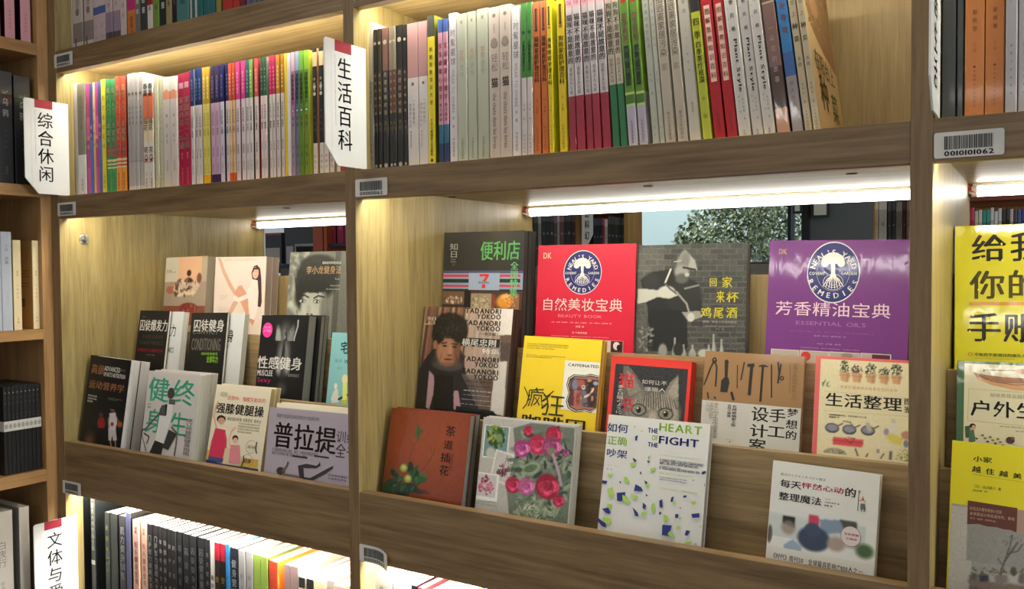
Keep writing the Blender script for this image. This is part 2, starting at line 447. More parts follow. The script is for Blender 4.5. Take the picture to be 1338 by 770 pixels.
# ------------------------------------------------------------ upright books
def spine_book(W, H, D, segs, texts, side, page=(236, 230, 216), mat=None, M=None, name='book', dots=()):
    """segs: [(fraction from the top, colour)...]; texts: (string, top, bottom, colour, width share, mode, bold[, x shift])"""
    o = empty(name, mat=M); mat = mat or M_PAPER
    W = max(W, .003); th = min(.0007, W*.12); r = min(.0012, W*.25)
    prof = [(0, D), (0, r), (r*.3, r*.3), (r, 0), (W-r, 0), (W-r*.3, r*.3), (W, r), (W, D), (W-th, D), (W-th, th+r*.5), (th, th+r*.5), (th, D)]
    sp = {1, 2, 3, 4, 5}
    zs = [H]+[H*(1-f) for f, _ in segs]
    zs[-1] = 0
    b = MB(); k = len(prof)
    for i in range(len(segs)):
        z1, z0 = zs[i], zs[i+1]
        for j in range(k):
            p, q = prof[j], prof[(j+1) % k]
            col = segs[i][1] if j in sp else (side if not isinstance(side, list) else side[min(i, len(side)-1)])
            b.face([(p[0], p[1], z0), (q[0], q[1], z0), (q[0], q[1], z1), (p[0], p[1], z1)], col)
    b.face([(x, y, H) for x, y in prof], segs[0][1]); b.face([(x, y, 0) for x, y in prof[::-1]], segs[-1][1])
    b.build('cover', mat, o)
    p = MB(); p.box(th, W-th, th+r*.5, D-.001, .001, H-.0012, page); p.build('pages', M_PAGE, o)
    if texts or dots:
        tb = MB(); lay = 0
        for d in dots:      # (fraction from top, radius share of width, colour)
            z = H*(1-d[0]); rr = W*d[1]; lay += 1
            tb.face([(W/2+rr*math.cos(a*math.pi/6), -.0001-.00004*lay, z+rr*math.sin(a*math.pi/6)) for a in range(12)], d[2])
        for t in texts:
            s, f0, f1, col, ws, mode, bold = t[:7]; xs = t[7] if len(t) > 7 else 0
            z1, z0 = H*(1-f0), H*(1-f1); lay += 1; y = -.0001-.00004*lay; cx = W/2+xs*W
            if mode == 'b':     # plain block
                tb.face([(cx-W*ws/2, y, z0), (cx+W*ws/2, y, z0), (cx+W*ws/2, y, z1), (cx-W*ws/2, y, z1)], col); continue
            if not s: continue
            if mode == 'v':
                n = len(s); h = (z1-z0)/n; cw = min(h*1.0, W*ws); gh = min(h*.94, cw*1.25)
                for i, ch in enumerate(s):
                    if ch == ' ': continue
                    for v, f in text_polys(ch, bold):
                        for q in f: tb.face([(cx-cw/2+v[a][0]*cw, y, z1-(i+.5)*h-gh/2+v[a][1]*gh) for a in q], col)
            else:               # reads downwards
                cw = W*ws
                for v, f in text_polys(s, bold):
                    for q in f: tb.face([(cx-cw/2+v[a][1]*cw, y, z1-v[a][0]*(z1-z0)) for a in q], col)
        tb.build('spine_print', mat, o)
    return o

# ============================================================ SETTING
def struct(o): o['kind'] = 'structure'; return o
def plain(name, x0, x1, y0, y1, z0, z1, mat, parent=None, bevel=0):
    b = MB(); b.box(x0, x1, y0, y1, z0, z1); return b.build(name, mat, parent, bevel, colors=False)
def tilemat(name, c1, c2, sc):
    m, nt, p = newmat(name); tc = nt.nodes.new('ShaderNodeTexCoord'); n = nt.nodes.new('ShaderNodeTexNoise'); n.inputs['Scale'].default_value = sc
    cr = nt.nodes.new('ShaderNodeValToRGB'); cr.color_ramp.elements[0].color = (*lin(c1), 1); cr.color_ramp.elements[1].color = (*lin(c2), 1)
    nt.links.new(tc.outputs['Object'], n.inputs['Vector']); nt.links.new(n.outputs[0], cr.inputs[0]); nt.links.new(cr.outputs[0], p.inputs['Base Color'])
    p.inputs['Roughness'].default_value = .5; return m
M_FLOOR = tilemat('floor_grey_tile', (112, 104, 96), (134, 126, 116), 3)
M_CEIL = tilemat('ceiling_white_paint', (205, 203, 198), (214, 212, 206), 2)
M_WBLUE = tilemat('pale_blue_wall_paint', (170, 186, 190), (182, 198, 200), 2)
M_WGREY = tilemat('grey_wall_paint', (96, 104, 110), (108, 116, 120), 2)
struct(plain('floor', -6, 5, -4, 6, -.06, 0, M_FLOOR)); struct(plain('ceiling', -6, 5, -4, 3.9, 3.0, 3.06, M_CEIL))

# ============================================================ BOOKCASES
UP = [(-1.7286, -1.70), (-.9228, -.9016), (-.1204, -.0986), (.6834, .7050)]
BAYS = [(-1.70, -.9228), (-.9016, -.1204), (-.0986, .6834)]
E_ = EYE
case = empty('bookcase', (0, 0, 0))
tag(case, 'oak veneer bookcase with three open bays, lit shelves and stepped book display', 'bookcase')
for x0, x1 in UP:
    u_ = plain('upright', x0, x1, 1.0, 1.54, .0, 2.5, W_V if x0 > -1.5 else wood('oak_left_upright', 'z', seed=3, swirl=.15), case, .0006)
    u_.data.materials.append(W_S)          # same oak; shelf lamp light on the broad sides is put into their colour
    for p_ in u_.data.polygons:
        if abs(p_.normal.x) > .9: p_.material_index = 1
LEV = [(.739, .695, .714), (.4467, .4027, .4215), (.1547, .1093, .1285), (-.70, -.745, -.726), (-.99, -1.035, -1.016)]
for bx0, bx1 in BAYS:
    for zt, zl, zu in LEV:
        plain('shelf_board', bx0, bx1, 1.018, 1.522, E_+zu, E_+zt, W_SH, case)
        plain('shelf_lip', bx0, bx1, 1.0004, 1.018, E_+zl, E_+zt, W_H, case, .0005)
        plain('rear_lip', bx0, bx1, 1.522, 1.5396, E_+zl, E_+zt, W_H, case)
    plain('display_base', bx0, bx1, 1.018, 1.522, E_-.4335, E_-.415, W_SH, case)
    plain('display_ledge', bx0, bx1, 1.0004, 1.018, E_-.4524, E_-.3458, W_H, case, .0005)
    plain('rear_lip', bx0, bx1, 1.522, 1.5396, E_-.4524, E_-.3458, W_H, case)
    # stepped rack
    for (y, z, _), (_, _, f0), (_, _, f1) in ((TIER[1], TIER[1], TIER[2]), (TIER[2], TIER[2], TIER[3])):
        plain('riser_board', bx0, bx1, y, y+.012, E_+f0, E_+z, W_R, case, .0005)
    plain('step_board', bx0, bx1, 1.102, 1.192, E_-.322, E_-.31, W_SH, case)
    plain('step_board', bx0, bx1, 1.192, 1.282, E_-.217, E_-.205, W_SH, case)
    plain('back_panel', bx0, bx1, 1.27, 1.282, E_-.205, E_-.0105, W_BK, case)
    plain('back_panel', bx0, bx1, 1.27, 1.282, E_+.1547, E_+.4215, W_BK, case)
    plain('back_panel', bx0, bx1, 1.27, 1.282, E_+.4467, E_+.714, W_BK, case)
    plain('back_panel', bx0, bx1, 1.27, 1.282, E_-.70, E_-.4335, W_BK, case)
plain('back_panel', -1.70, .6834, 1.27, 1.282, .05, E_-.726, W_BK, case)
# dowel holes under the display shelf
for i, (hx, hy) in enumerate([(-.885, 1.242), (-.5244, 1.262), (-.2242, 1.262), (-1.3154, 1.262), (.2, 1.262)]):
    b = MB(); b.cyl((hx, hy-.01, E_+.1277), 'z', .0075, .0012, 14); b.build('dowel_hole_cap', M_DARK, case, colors=False)

# LED tubes
def led_tube(x0, x1, y, z, label, group, front=False, mat=None):
    o = empty('led_tube', (x0, y, z)); hh = .0202 if front else .0220
    b = MB(); b.box(.006, x1-x0-.004, -.002, .010, hh-.0055, hh); b.build('mounting_rail', M_ALU, o, .0005, colors=False)
    b = MB(); L = x1-x0; n = 10; dp_ = .0067 if front else .0150
    pts = [(.0045+.0072*math.cos(math.pi*i/n), hh-.0057-dp_*math.sin(math.pi*i/n)) for i in range(n+1)]
    xs = (.012, L-.012)
    for i in range(n):
        b.face([(xs[0], pts[i][0], pts[i][1]), (xs[1], pts[i][0], pts[i][1]), (xs[1], pts[i+1][0], pts[i+1][1]), (xs[0], pts[i+1][0], pts[i+1][1])])
    for x in xs: b.face([(x, p[0], p[1]) for p in pts])
    b.build('diffuser', mat or (M_LEDF if front else M_LED), o, colors=False)
    for x in (.004, L-.012):
        b = MB(); b.box(x, x+.008, -.003, .012, .001 if not front else .012, hh-.0055, (225, 222, 214)); b.build('end_cap', M_FLAT, o, .001)
    if not front:
        for k, col in ((0, (196, 52, 38)), (1, (238, 236, 230))):
            b = MB(); p = [(.004, .004+k*.003, .018), (-.0015+.001, -.006+k*.003, .0165), (.0022, -.009, .010-k*.004), (.010, -.004, .006)]
            for q, w_ in zip(p, p[1:]):
                d = Vector(w_)-Vector(q); n1 = d.cross(Vector((0, 0, 1))); n1 = (n1.normalized() if n1.length > 1e-6 else Vector((0, 1, 0)))*.0011; n2 = d.cross(n1).normalized()*.0011
                c8 = [n1+n2, n1-n2, -n1-n2, -n1+n2]
                for i in range(4):
                    a1, a2 = c8[i], c8[(i+1) % 4]
                    b.face([tuple(Vector(q)+a1), tuple(Vector(w_)+a1), tuple(Vector(w_)+a2), tuple(Vector(q)+a2)], col)
            b.build('wire', M_FLAT, o)
    return tag(o, label, 'lamp', group)
names = ['left', 'middle', 'right']
for (bx0, bx1), nm in zip(BAYS, names):
    led_tube(bx0, bx1, 1.508, E_+.1064, f'bright white tube light at the back of the {nm} display bay', 'tube lights under the display shelves')
    for zt, zl, zu, wh in ((0, 0, .1285, 'display bay'), (0, 0, .4215, 'upper book row'), (0, 0, -.4335, 'lowest book row in view')):
        led_tube(bx0, bx1, 1.0205, E_+zu-.0202, f'thin strip light hidden behind the lip above the {nm} {wh}', 'strip lights behind the shelf lips', True, M_LEDL if zu < -.4 else None)
    led_tube(bx0, bx1, 1.508, E_-.4556, f'tube light at the back above the {nm} lowest book row', 'tube lights under the display shelves')

# linear pendant lamp hanging in the aisle behind the viewer
pl = empty('pendant_lamp', (-1.42, -2.6, EYE+.80))
b = MB(); b.box(0, 2.1, 0, .06, .030, .060); b.build('housing', M_ALU, pl, .002, colors=False)
b = MB(); b.box(.01, 2.09, .008, .052, 0, .0298); b.build('diffuser', M_LAMP, pl, .004, colors=False)
for x in (.2, 1.9):
    b = MB(); b.cyl((x, .03, .0602), 'z', .0015, 3.0-EYE-.80-.0602, 8); b.build('suspension_wire', M_STEEL, pl, colors=False)
tag(pl, 'long white linear lamp hanging from the ceiling behind the viewer', 'lamp')

# corner bookcase on the left
corner = empty('bookcase', (-1.7286, .6, 0)); cm = corner.matrix_world.inverted()
tag(corner, 'unlit oak corner bookcase at the left edge with dark compartments', 'bookcase')
CX = -1.7286
def cpl(name, *a, mat, bevel=0):
    x0, x1, y0, y1, z0, z1 = a
    b = MB(); b.box(x0-CX, x1-CX, y0-.6, y1-.6, z0, z1); return b.build(name, mat, corner, bevel, colors=False)
cpl('upright', CX-.35, CX-.0003, .979, 1.0015, 0, 2.5, mat=wood('oak_corner_upright', 'z', (140, 104, 64), (190, 150, 102), .45, seed=4, swirl=.15), bevel=.0006)
cpl('upright', CX-.35, CX, .30, .3205, 0, 2.5, mat=W_V)
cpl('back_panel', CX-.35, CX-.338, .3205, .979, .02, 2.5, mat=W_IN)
CZ = [(.752, .729), (.4615, .438), (.176, .153), (-.1155, -.136), (-.403, -.427), (-.695, -.718)]
for zt, zb in CZ: cpl('shelf_board', CX-.338, CX-.001, .3205, .979, E_+zb, E_+zt, mat=W_Y, bevel=.0005)

# ============================================================ SIGNS, STICKERS, HOOK
def sign(x, z0, chars, label, y0=.9295, h=.186, visible=4):
    """white plate standing out from the shelf, printed on the side that faces +X"""
    o = empty('shelf_sign', (x, y0, E_+z0))
    P = [(0, .030), (.026, 0), (.0895, 0), (.0895, h), (.003, h), (0, h-.003)]
    b = MB(); t = .002
    b.face([(0, y, z) for y, z in P]); b.face([(-t, y, z) for y, z in P[::-1]])
    for p, q in zip(P, P[1:]+P[:1]): b.face([(0, p[0], p[1]), (-t, p[0], p[1]), (-t, q[0], q[1]), (0, q[0], q[1])])
    b.build('plate', M_ACR, o, colors=False)
    t = MB(); t.face([(.0002, y, z) for y, z in ((.021, h-.0165), (.057, h-.0165), (.057, h), (.021, h))], (158, 30, 52)); t.build('red_tab', M_FLAT, o)
    t = MB(); ch = .0355; sz = .0315
    for i, c in enumerate(chars):
        for v, f in text_polys(c, .45):
            for q in f: t.face([(.0003, .0255+v[a][0]*.031, h-.024-i*ch-sz+v[a][1]*sz) for a in q], (26, 26, 28))
    for k, (yy, n, s_) in enumerate(((.0125, 44, .0016), (.0205, 38, .0022))):
        for i in range(n):
            z = h-.022-i*.0034
            if k and i > 30: break
            for v, f in text_polys(chr(97+(i*7+k*3) % 26), 0):
                for q in f: t.face([(.0003, yy+v[a][1]*s_*.8, z-v[a][0]*s_*.9) for a in q], (150, 150, 152) if k == 0 else (110, 110, 112))
    t.build('lettering', M_FLAT, o)
    return tag(o, label, 'sign', 'category signs on the uprights')
sign(-1.6925, .1565, '综合休闲', 'white hanging sign lettered 综合休闲 beside the upper left book row')
sign(-.8945, .1565, '生活百科', 'white hanging sign lettered 生活百科 on the middle upright')
sign(-1.6925, -.6865, '文体与爱好', 'white hanging sign lettered 文体与爱好 at the lower left shelf', h=.186)
sign(-.0940, .1565, '家居生活', 'white hanging sign seen nearly edge-on beside the grey books at right')

def sticker(x, z, label, num='0010101062', curl=0, rot=0):
    o = empty('barcode_label', (x, .9995, E_+z)); o.rotation_euler = (0, -math.radians(rot), 0)
    Wd, Hd, t = .064, .0268, .0003
    nx = 12; b = MB()
    yc = lambda u: -t-curl*max(0, (u-.45)/.55)**2*.010
    zc = lambda u: -curl*max(0, (u-.5)/.5)**2*.0045
    def outline(u):
        r = .09; k = 0
        if u < r*.4: k = 1-math.sqrt(max(0, 1-((r*.4-u)/(r*.4))**2))
        if u > 1-r*.4: k = 1-math.sqrt(max(0, 1-((u-1+r*.4)/(r*.4))**2))
        return k*.1
    us = [0, .01, .02, .036]+[.036+.928*i/nx for i in range(1, nx+1)]+[.98, .99, 1]
    for u0, u1 in zip(us, us[1:]):
        k0, k1 = outline(u0), outline(u1)
        q = [(u0*Wd, yc(u0), -Hd*(1-k0)+zc(u0)), (u1*Wd, yc(u1), -Hd*(1-k1)+zc(u1)), (u1*Wd, yc(u1), -Hd*k1+zc(u1)), (u0*Wd, yc(u0), -Hd*k0+zc(u0))]
        b.face(q, (214, 212, 208)); b.face([(a, yy+t*.6, zz) for a, yy, zz in q[::-1]], (214, 212, 208))
    b.build('paper', M_FLAT, o)
    t_ = MB(); rs = random.Random(5); u = .15
    while u < .84:
        w_ = rs.choice([.008, .012, .018, .006])
        z0, z1 = -Hd*.68+zc(u), -Hd*.16+zc(u)
        t_.face([(u*Wd, yc(u)-.0003, z0), ((u+w_)*Wd, yc(u+w_)-.0003, z0), ((u+w_)*Wd, yc(u+w_)-.0003, z1), (u*Wd, yc(u)-.0003, z1)], (34, 34, 36)); u += w_+rs.choice([.008, .012, .006])
    t_.build('bars', M_FLAT, o)
    t_ = MB(); x0, x1 = .15, .86
    for v, f in text_polys(num, 1):
        for q in f:
            t_.face([((x0+v[a][0]*(x1-x0))*Wd, yc(x0+v[a][0]*(x1-x0))-.0003, -Hd*.93+v[a][1]*Hd*.2+zc(x0+v[a][0]*(x1-x0))) for a in q], (30, 30, 32))
    t_.build('number', M_FLAT, o)
    return tag(o, label, 'label', 'barcode labels on the shelf edges')
sticker(-1.7040, .4395, 'white barcode label on the lip above the upper left book row')
sticker(-1.7040, .141, 'white barcode label on the lip above the left display bay')
sticker(-1.7080, -.4262, 'white barcode label under the ledge of the left display bay')
sticker(-.9011, .1397, 'white barcode label on the lip just right of the middle upright')
sticker(-.9017, -.4262, 'white barcode label with curling right end below the middle ledge', '0010101063', 1)
sticker(-.0975, .1393, 'large white barcode label beside the right upright, number 0010101062')
sticker(-.9011, .4395, 'white barcode label at the very top of the middle upright')

hk = empty('suction_hook', (-1.6995, 1.0524, E_+.0684))
b = MB(); b.cyl((0, 0, 0), 'x', .0115, .0015, 20, r2=.010); b.cyl((.0015, 0, 0), 'x', .007, .003, 16, r2=.004); b.build('suction_cup', M_CLEAR, hk, colors=False, smooth=False)
b = MB(); b.cyl((.0045, 0, -.001), 'x', .0032, .004, 14, r2=.0026); b.box(.005, .0085, -.0012, .0012, -.006, -.001); b.build('metal_hook', M_STEEL, hk, .0004, colors=False)
tag(hk, 'clear round suction hook stuck on the left side panel', 'hook')

# ============================================================ UPRIGHT BOOK ROWS
ORD = ['first', 'second', 'third', 'fourth', 'fifth', 'sixth', 'seventh', 'eighth', 'ninth', 'tenth', 'eleventh', 'twelfth', 'thirteenth', 'fourteenth', 'fifteenth', 'sixteenth', 'seventeenth', 'eighteenth', 'nineteenth', 'twentieth']
CNT = {}
def place_row(items, z, group, tiltf=lambda x: 0, Yf=1.034, depth=.148):
    """items: (x0, x1, height, style, description)"""
    tot = {}
    for it in items: tot[it[4]] = tot.get(it[4], 0)+1
    seen = {}
    prev_t = None
    for i, it in enumerate(items):
        x0, x1, H, st, desc = it[:5]; H = H+.0035; opt = it[5] if len(it) > 5 else {}
        X0 = onY(x0, opt.get('py', 200), Yf)[0]; X1 = onY(x1, opt.get('py', 200), Yf)[0]
        # solve at the level of the shelf
        X0 = row_x(x0, Yf, z); X1 = row_x(x1, Yf, z)
        th = math.radians(tiltf(x0)); thn = math.radians(tiltf(items[i+1][0])) if i+1 < len(items) else th
        W = (X1-X0)*math.cos(th)-max(0, H*(math.tan(thn)-math.tan(th)))-.0003
        segs, texts, side, mat, dots = st
        M = Matrix.Translation((X0, Yf+opt.get('dy', 0)+(hash01(x0)*.0025), E_+z+.0006)) @ Matrix.Rotation(-th, 4, 'Y')
        n = tot[desc]; seen[desc] = seen.get(desc, 0)+1
        label = desc if n == 1 else f'{ORD[seen[desc]-1]} from the left of {n}: {desc}'
        o = spine_book(W, H, opt.get('d', depth), segs, texts, side, opt.get('page', (236, 230, 216)), mat, M, dots=dots)
        tag(o, label, 'book', group); last = (o, W, H)
    return last
def hash01(x): return (math.sin(x*12.9898)*43758.5453) % 1
def row_x(px, Yf, z):
    lo, hi = -200., 1400.
    for _ in range(30):
        m_ = (lo+hi)/2
        if onY(px, m_, Yf)[2] > z: lo = m_
        else: hi = m_
    return float(onY(px, lo, Yf)[0])
def S(segs, texts=(), side=None, mat=None, dots=()):
    return (segs, list(texts), side if side is not None else segs[-1][1], mat or M_PAPER, dots)
K = (34, 34, 36); WH = (214, 208, 204); G = (120, 118, 116)
# --- styles of the upper left row
greyfoot = S([(.63, (118, 112, 100)), (1, (214, 210, 210))], [('生活的艺术', .10, .42, (84, 80, 72), .45, 'v', 0), ('出版社', .84, .95, G, .35, 'v', 0)], (112, 106, 98), M_GLOSS)
pink = S([(.3, (196, 52, 120)), (.5, (224, 84, 148)), (.75, (190, 60, 130)), (1, (206, 84, 160))], [('美味', .45, .6, (240, 200, 90), .8, 'v', 1)], (70, 90, 170))
blueS = S([(.5, (44, 66, 124)), (1, (74, 100, 176))], [('编织', .35, .5, (220, 160, 200), .7, 'v', 0)], (60, 84, 150))
creamS = S([(.5, (232, 190, 140)), (1, (224, 176, 104))], [('毛衣编织', .2, .6, (150, 70, 60), .8, 'v', 0)], (200, 80, 130))
yel = S([(1, (222, 206, 44))], [('毛衣编织花样', .12, .62, (90, 80, 20), .6, 'v', 0), ('出版社', .82, .95, (120, 110, 30), .5, 'v', 0)], (104, 98, 26))
def intro(c1, c2, side): return S([(.70, c1), (.72, (220, 200, 150)), (.735, c1), (.75, (220, 200, 150)), (.765, c1), (.78, (220, 200, 150)), (.8, c2), (1, c2)],
    [('编织入门一本就够', .07, .56, (236, 226, 180), .72, 'v', 1), ('大图示', .57, .675, (240, 210, 190), .6, 'v', 1), ('纺织出版社', .82, .97, (40, 60, 30), .4, 'v', 0)], side, M_GLOSS, ((.60, .42, (170, 60, 60)), (.65, .42, (170, 60, 60))))
intro_g = intro((46, 132, 74), (54, 150, 80), (30, 96, 54)); intro_r = intro((196, 66, 42), (234, 150, 48), (90, 40, 28))
grey4 = S([(.74, (166, 160, 160)), (.745, (120, 116, 116)), (.95, (176, 172, 170)), (1, (204, 198, 196))], [('色', .155, .2, K, .5, 'v', 0), ('现代家居', .27, .44, (70, 66, 66), .5, 'v', 0)], (190, 186, 184), M_WRAP, ((.17, .25, (90, 86, 86)),))
callig = S([(.12, (226, 222, 216)), (.35, (206, 110, 78)), (.56, (222, 204, 176)), (1, (218, 212, 206))],
    [('春夏', .03, .15, K, .95, 'v', 1), ('插花', .34, .46, (60, 50, 44), .9, 'v', 1), ('花', .60, .66, (190, 30, 36), .9, 'v', 1), ('朵', .66, .76, (206, 60, 60), .9, 'v', 1), ('书号', .83, .87, K, .5, 'v', 0), ('出版社', .88, .97, (80, 76, 70), .4, 'v', 0)], (226, 214, 200), M_WRAP)
paleg = S([(1, (196, 194, 168))], [('家居装饰手册', .25, .6, (150, 150, 128), .4, 'v', 0), ('出版社', .84, .97, (110, 104, 84), .3, 'v', 0)], (180, 180, 150), M_WRAP)
peach = S([(.13, (214, 212, 204)), (.2, (214, 150, 126)), (1, (204, 194, 192))], [('禅花', .3, .48, (90, 84, 84), .3, 'v', 0), ('花艺', .50, .6, (90, 84, 84), .3, 'v', 0), ('生活出版', .74, .84, (130, 124, 124), .35, 'v', 0)], (214, 206, 200), M_WRAP, ((.15, .4, (220, 140, 110)),))
crim = S([(1, (166, 22, 66))], [('图文', .08, .13, (210, 150, 170), .7, 'b', 0), ('家庭养花一本通', .20, .66, (232, 200, 190), .8, 'v', 1), ('养花', .69, .75, (224, 140, 160), .4, 'v', 0), ('中国出版社', .82, .97, (210, 120, 140), .3, 'v', 0)], (120, 14, 48), M_GLOSS)
def series(top, body, foot=None, txt=K, side=None, seed=0):
    r_ = random.Random(seed+int(sum(top))); f = lambda n: ''.join(r_.choice(POOL) for _ in range(n))
    sg = [(.31, top), (1, body)] if not foot else [(.31, top), (.91, body), (1, foot)]
    return S(sg, [(f(6), .08, .27, tuple(min(255, v+110) for v in top), .5, 'v', 0), (f(5), .38, .50, txt, .55, 'v', 0), (f(3), .52, .58, txt, .6, 'v', 1), (f(4), .68, .76, txt, .4, 'v', 0), (f(4), .82, .90, G, .4, 'v', 0)], side or top, M_GLOSS)
PL = (206, 198, 200)
s_blue = series((16, 44, 100), PL, side=(150, 146, 150)); s_gold = series((196, 154, 40), (214, 204, 104), (222, 164, 20), (150, 130, 60), (150, 110, 30)); s_purp = series((38, 18, 66), (192, 158, 186), (48, 26, 76), (110, 60, 110), (60, 20, 60))
s_navy = series((20, 24, 84), (200, 194, 210), side=(10, 12, 70)); s_tan = series((184, 76, 40), (216, 180, 140), (206, 84, 30), (150, 90, 50), (60, 20, 14)); s_mag = series((196, 52, 122), (206, 192, 200), side=(140, 20, 90))
s_teal = series((22, 84, 88), PL, side=(40, 60, 60)); s_olive = series((118, 146, 62), PL, side=(60, 70, 40)); s_salm = series((176, 70, 76), (214, 200, 200), side=(150, 20, 24)); s_dgr = series((16, 74, 44), (214, 196, 200), side=(160, 160, 150))
s_crim = series((178, 34, 84), (210, 202, 200), side=(120, 10, 50)); s_goldw = series((170, 116, 30), (208, 198, 196), side=(90, 50, 20))
yblank = S([(1, (216, 186, 24))], side=(214, 190, 60)); white_l = S([(.4, (200, 196, 208)), (1, (206, 204, 214))], side=(170, 170, 190))
def cosm(a, b, c, side): return S([(.15, a), (.5, b), (1, c)], [('清肠排毒蔬果汁', .17, .42, (30, 34, 30), .75, 'v', 1), ('健康', .5, .6, (60, 70, 60), .6, 'v', 0), ('出版社', .72, .92, (70, 60, 60), .5, 'v', 0)], side, M_GLOSS, ((.465, .3, K), (.465, .2, (220, 220, 210))))
lil = cosm((206, 170, 186), (170, 120, 150), (150, 130, 150), (140, 90, 120)); stl = cosm((150, 170, 200), (96, 112, 138), (110, 116, 130), (60, 70, 80)); grn = cosm((110, 168, 60), (84, 130, 44), (96, 130, 30), (150, 190, 60)); lime = cosm((140, 190, 60), (110, 150, 50), (120, 140, 50), (196, 214, 80))
blk = S([(.03, (40, 38, 34)), (.14, (220, 196, 150)), (.74, (28, 26, 26)), (1, (212, 202, 196))], [('中国茶', .22, .34, (220, 214, 200), .5, 'v', 0), ('茶道品鉴', .46, .66, (160, 90, 60), .35, 'v', 0), ('出版社', .82, .95, (80, 70, 64), .45, 'v', 0)], (204, 160, 120), M_GLOSS, ((.30, .34, (190, 186, 180)), (.355, .34, (190, 186, 180))))
redb = S([(1, (170, 50, 42))], [('出版', .85, .95, (230, 200, 190), .4, 'v', 0)])
A = [(88.9, 97.3, .232, greyfoot, 'grey paperback with white foot beside the 综合休闲 sign'), (97.9, 102.6, .229, S([(1, (206, 204, 204))], side=(150, 148, 146)), 'slim pale grey book between two grey books with white feet'),
 (103, 113.1, .226, greyfoot, 'grey paperback with white foot left of the pink knitting books'),
 (113.6, 117.7, .223, pink, 'thin pink swirled spine, left one'), (117.8, 121.8, .222, blueS, 'thin dark blue spine, left one'), (122, 125, .224, creamS, 'thin peach spine between blue and pink ones'),
 (125.1, 128.8, .224, pink, 'thin pink swirled spine beside the peach one'), (128.9, 132.9, .224, blueS, 'thin dark blue spine left of the yellow one'), (133.2, 138.8, .226, yel, 'bright yellow thin paperback left of the green ones'),
 (140.6, 146.3, .224, intro_g, 'green paperback titled 入门一本就够'), (146.5, 152.4, .223, intro_g, 'green paperback titled 入门一本就够'),
 (152.6, 158.6, .226, intro_r, 'red and orange paperback titled 入门一本就够'), (158.8, 165.4, .225, intro_r, 'red and orange paperback titled 入门一本就够')]
for a, b, h in ((168, 173, .226), (173.6, 177.9, .226), (178.1, 182.3, .225), (182.5, 187.4, .225)): A.append((a, b, h, grey4, 'shrink-wrapped grey paperback with small black title'))
A += [(188.5, 194.9, .208, callig, 'white and orange book with black brush writing'), (195.2, 201.8, .207, callig, 'white and orange book with black brush writing'),
 (203.4, 208.2, .208, paleg, 'pale olive wrapped book'), (208.5, 213.2, .207, paleg, 'pale olive wrapped book'), (214, 223.4, .206, peach, 'white book with peach disc near its top'), (224.2, 232.8, .205, peach, 'white book with peach disc near its top'),
 (233.6, 241.8, .207, crim, 'crimson paperback titled 家庭养花一本通'), (242.1, 249.8, .207, crim, 'crimson paperback titled 家庭养花一本通')]
for lst, st, d in (([(250.2, 254.8), (255, 259.2), (259.4, 264.4)], s_blue, 'thin white paperback with dark blue top'), ([(265.4, 269.9), (270.1, 274.8)], s_gold, 'thin yellow paperback with golden top and foot'),
 ([(276.6, 282), (282.2, 287.9)], s_purp, 'thin lilac paperback with dark purple top and foot'), ([(288.1, 293.2), (295.2, 299.6)], s_navy, 'thin white paperback with navy top'), ([(300, 304), (304.2, 308.1)], s_tan, 'thin tan paperback with rust red top and foot'),
 ([(308.8, 314.3), (315.6, 321)], s_mag, 'thin white paperback with magenta top'), ([(321.5, 326.1)], s_teal, 'thin white paperback with teal top'), ([(326.4, 330.8)], s_olive, 'thin white paperback with olive green top'),
 ([(332.5, 337.8)], s_salm, 'thin white paperback with salmon red top'), ([(340.7, 344.7), (345, 349.3)], s_dgr, 'thin white paperback with dark green top'), ([(352, 355.8), (356, 359.9)], s_crim, 'thin white paperback with crimson top, near the golden ones'),
 ([(361.2, 366.1), (366.9, 371.4)], s_goldw, 'thin white paperback with golden brown top'), ([(371.9, 376.3)], yblank, 'plain yellow thin spine left of the lilac one'), ([(376.8, 381)], white_l, 'plain white thin spine beside the plain yellow one'),
 ([(381.3, 386)], lil, 'thin lilac pink paperback with black title'), ([(386.3, 391.5)], stl, 'thin steel blue paperback with black title'), ([(392, 397.7)], grn, 'green paperback with black title right of the steel blue one'), ([(398.1, 404.2)], lime, 'lime green paperback with dark title beside the black ones'),
 ([(408.9, 414.4), (417, 422.6), (423, 429), (430.4, 436), (439.4, 444.3)], blk, 'black paperback with white foot left of the 生活百科 sign'), ([(445, 448.6)], redb, 'small red spine at the right end of the upper left row')):
    for a, b in lst: A.append((a, b, .2095-.00003*(a-250)+hash01(a)*.002, st, d))
place_row(A, .1547, 'books on the upper left shelf')

# --- upper middle row
silver = S([(.4, (196, 192, 188)), (1, (160, 160, 160))], [('行摄无疆摄影', .35, .55, (110, 108, 106), .35, 'v', 0), ('出版社', .8, .93, (90, 90, 90), .3, 'v', 0)], (216, 204, 200), M_WRAP)
def dk(a, b, txt=(190, 170, 130)): return S([(.3, a), (.6, b), (1, (36, 34, 34))], [('走进古镇村落', .30, .62, txt, .5, 'v', 0), ('旅行', .65, .73, (150, 110, 70), .5, 'v', 0)], (26, 24, 24), M_GLOSS, ((.10, .32, (190, 180, 160)), (.965, .3, (180, 170, 150))))
pw = S([(.37, (178, 132, 134)), (.375, (150, 110, 112)), (1, (208, 200, 200))], [('咖啡馆小时光', .52, .68, (96, 90, 92), .22, 'v', 0, -.22), ('一个人的旅行', .50, .66, (80, 76, 78), .22, 'v', 0, .1), ('chinese cafe story', .74, .78, (120, 116, 116), .6, 'h', 0)], (226, 214, 210), M_PAPER, ((.42, .15, (130, 90, 90)),))
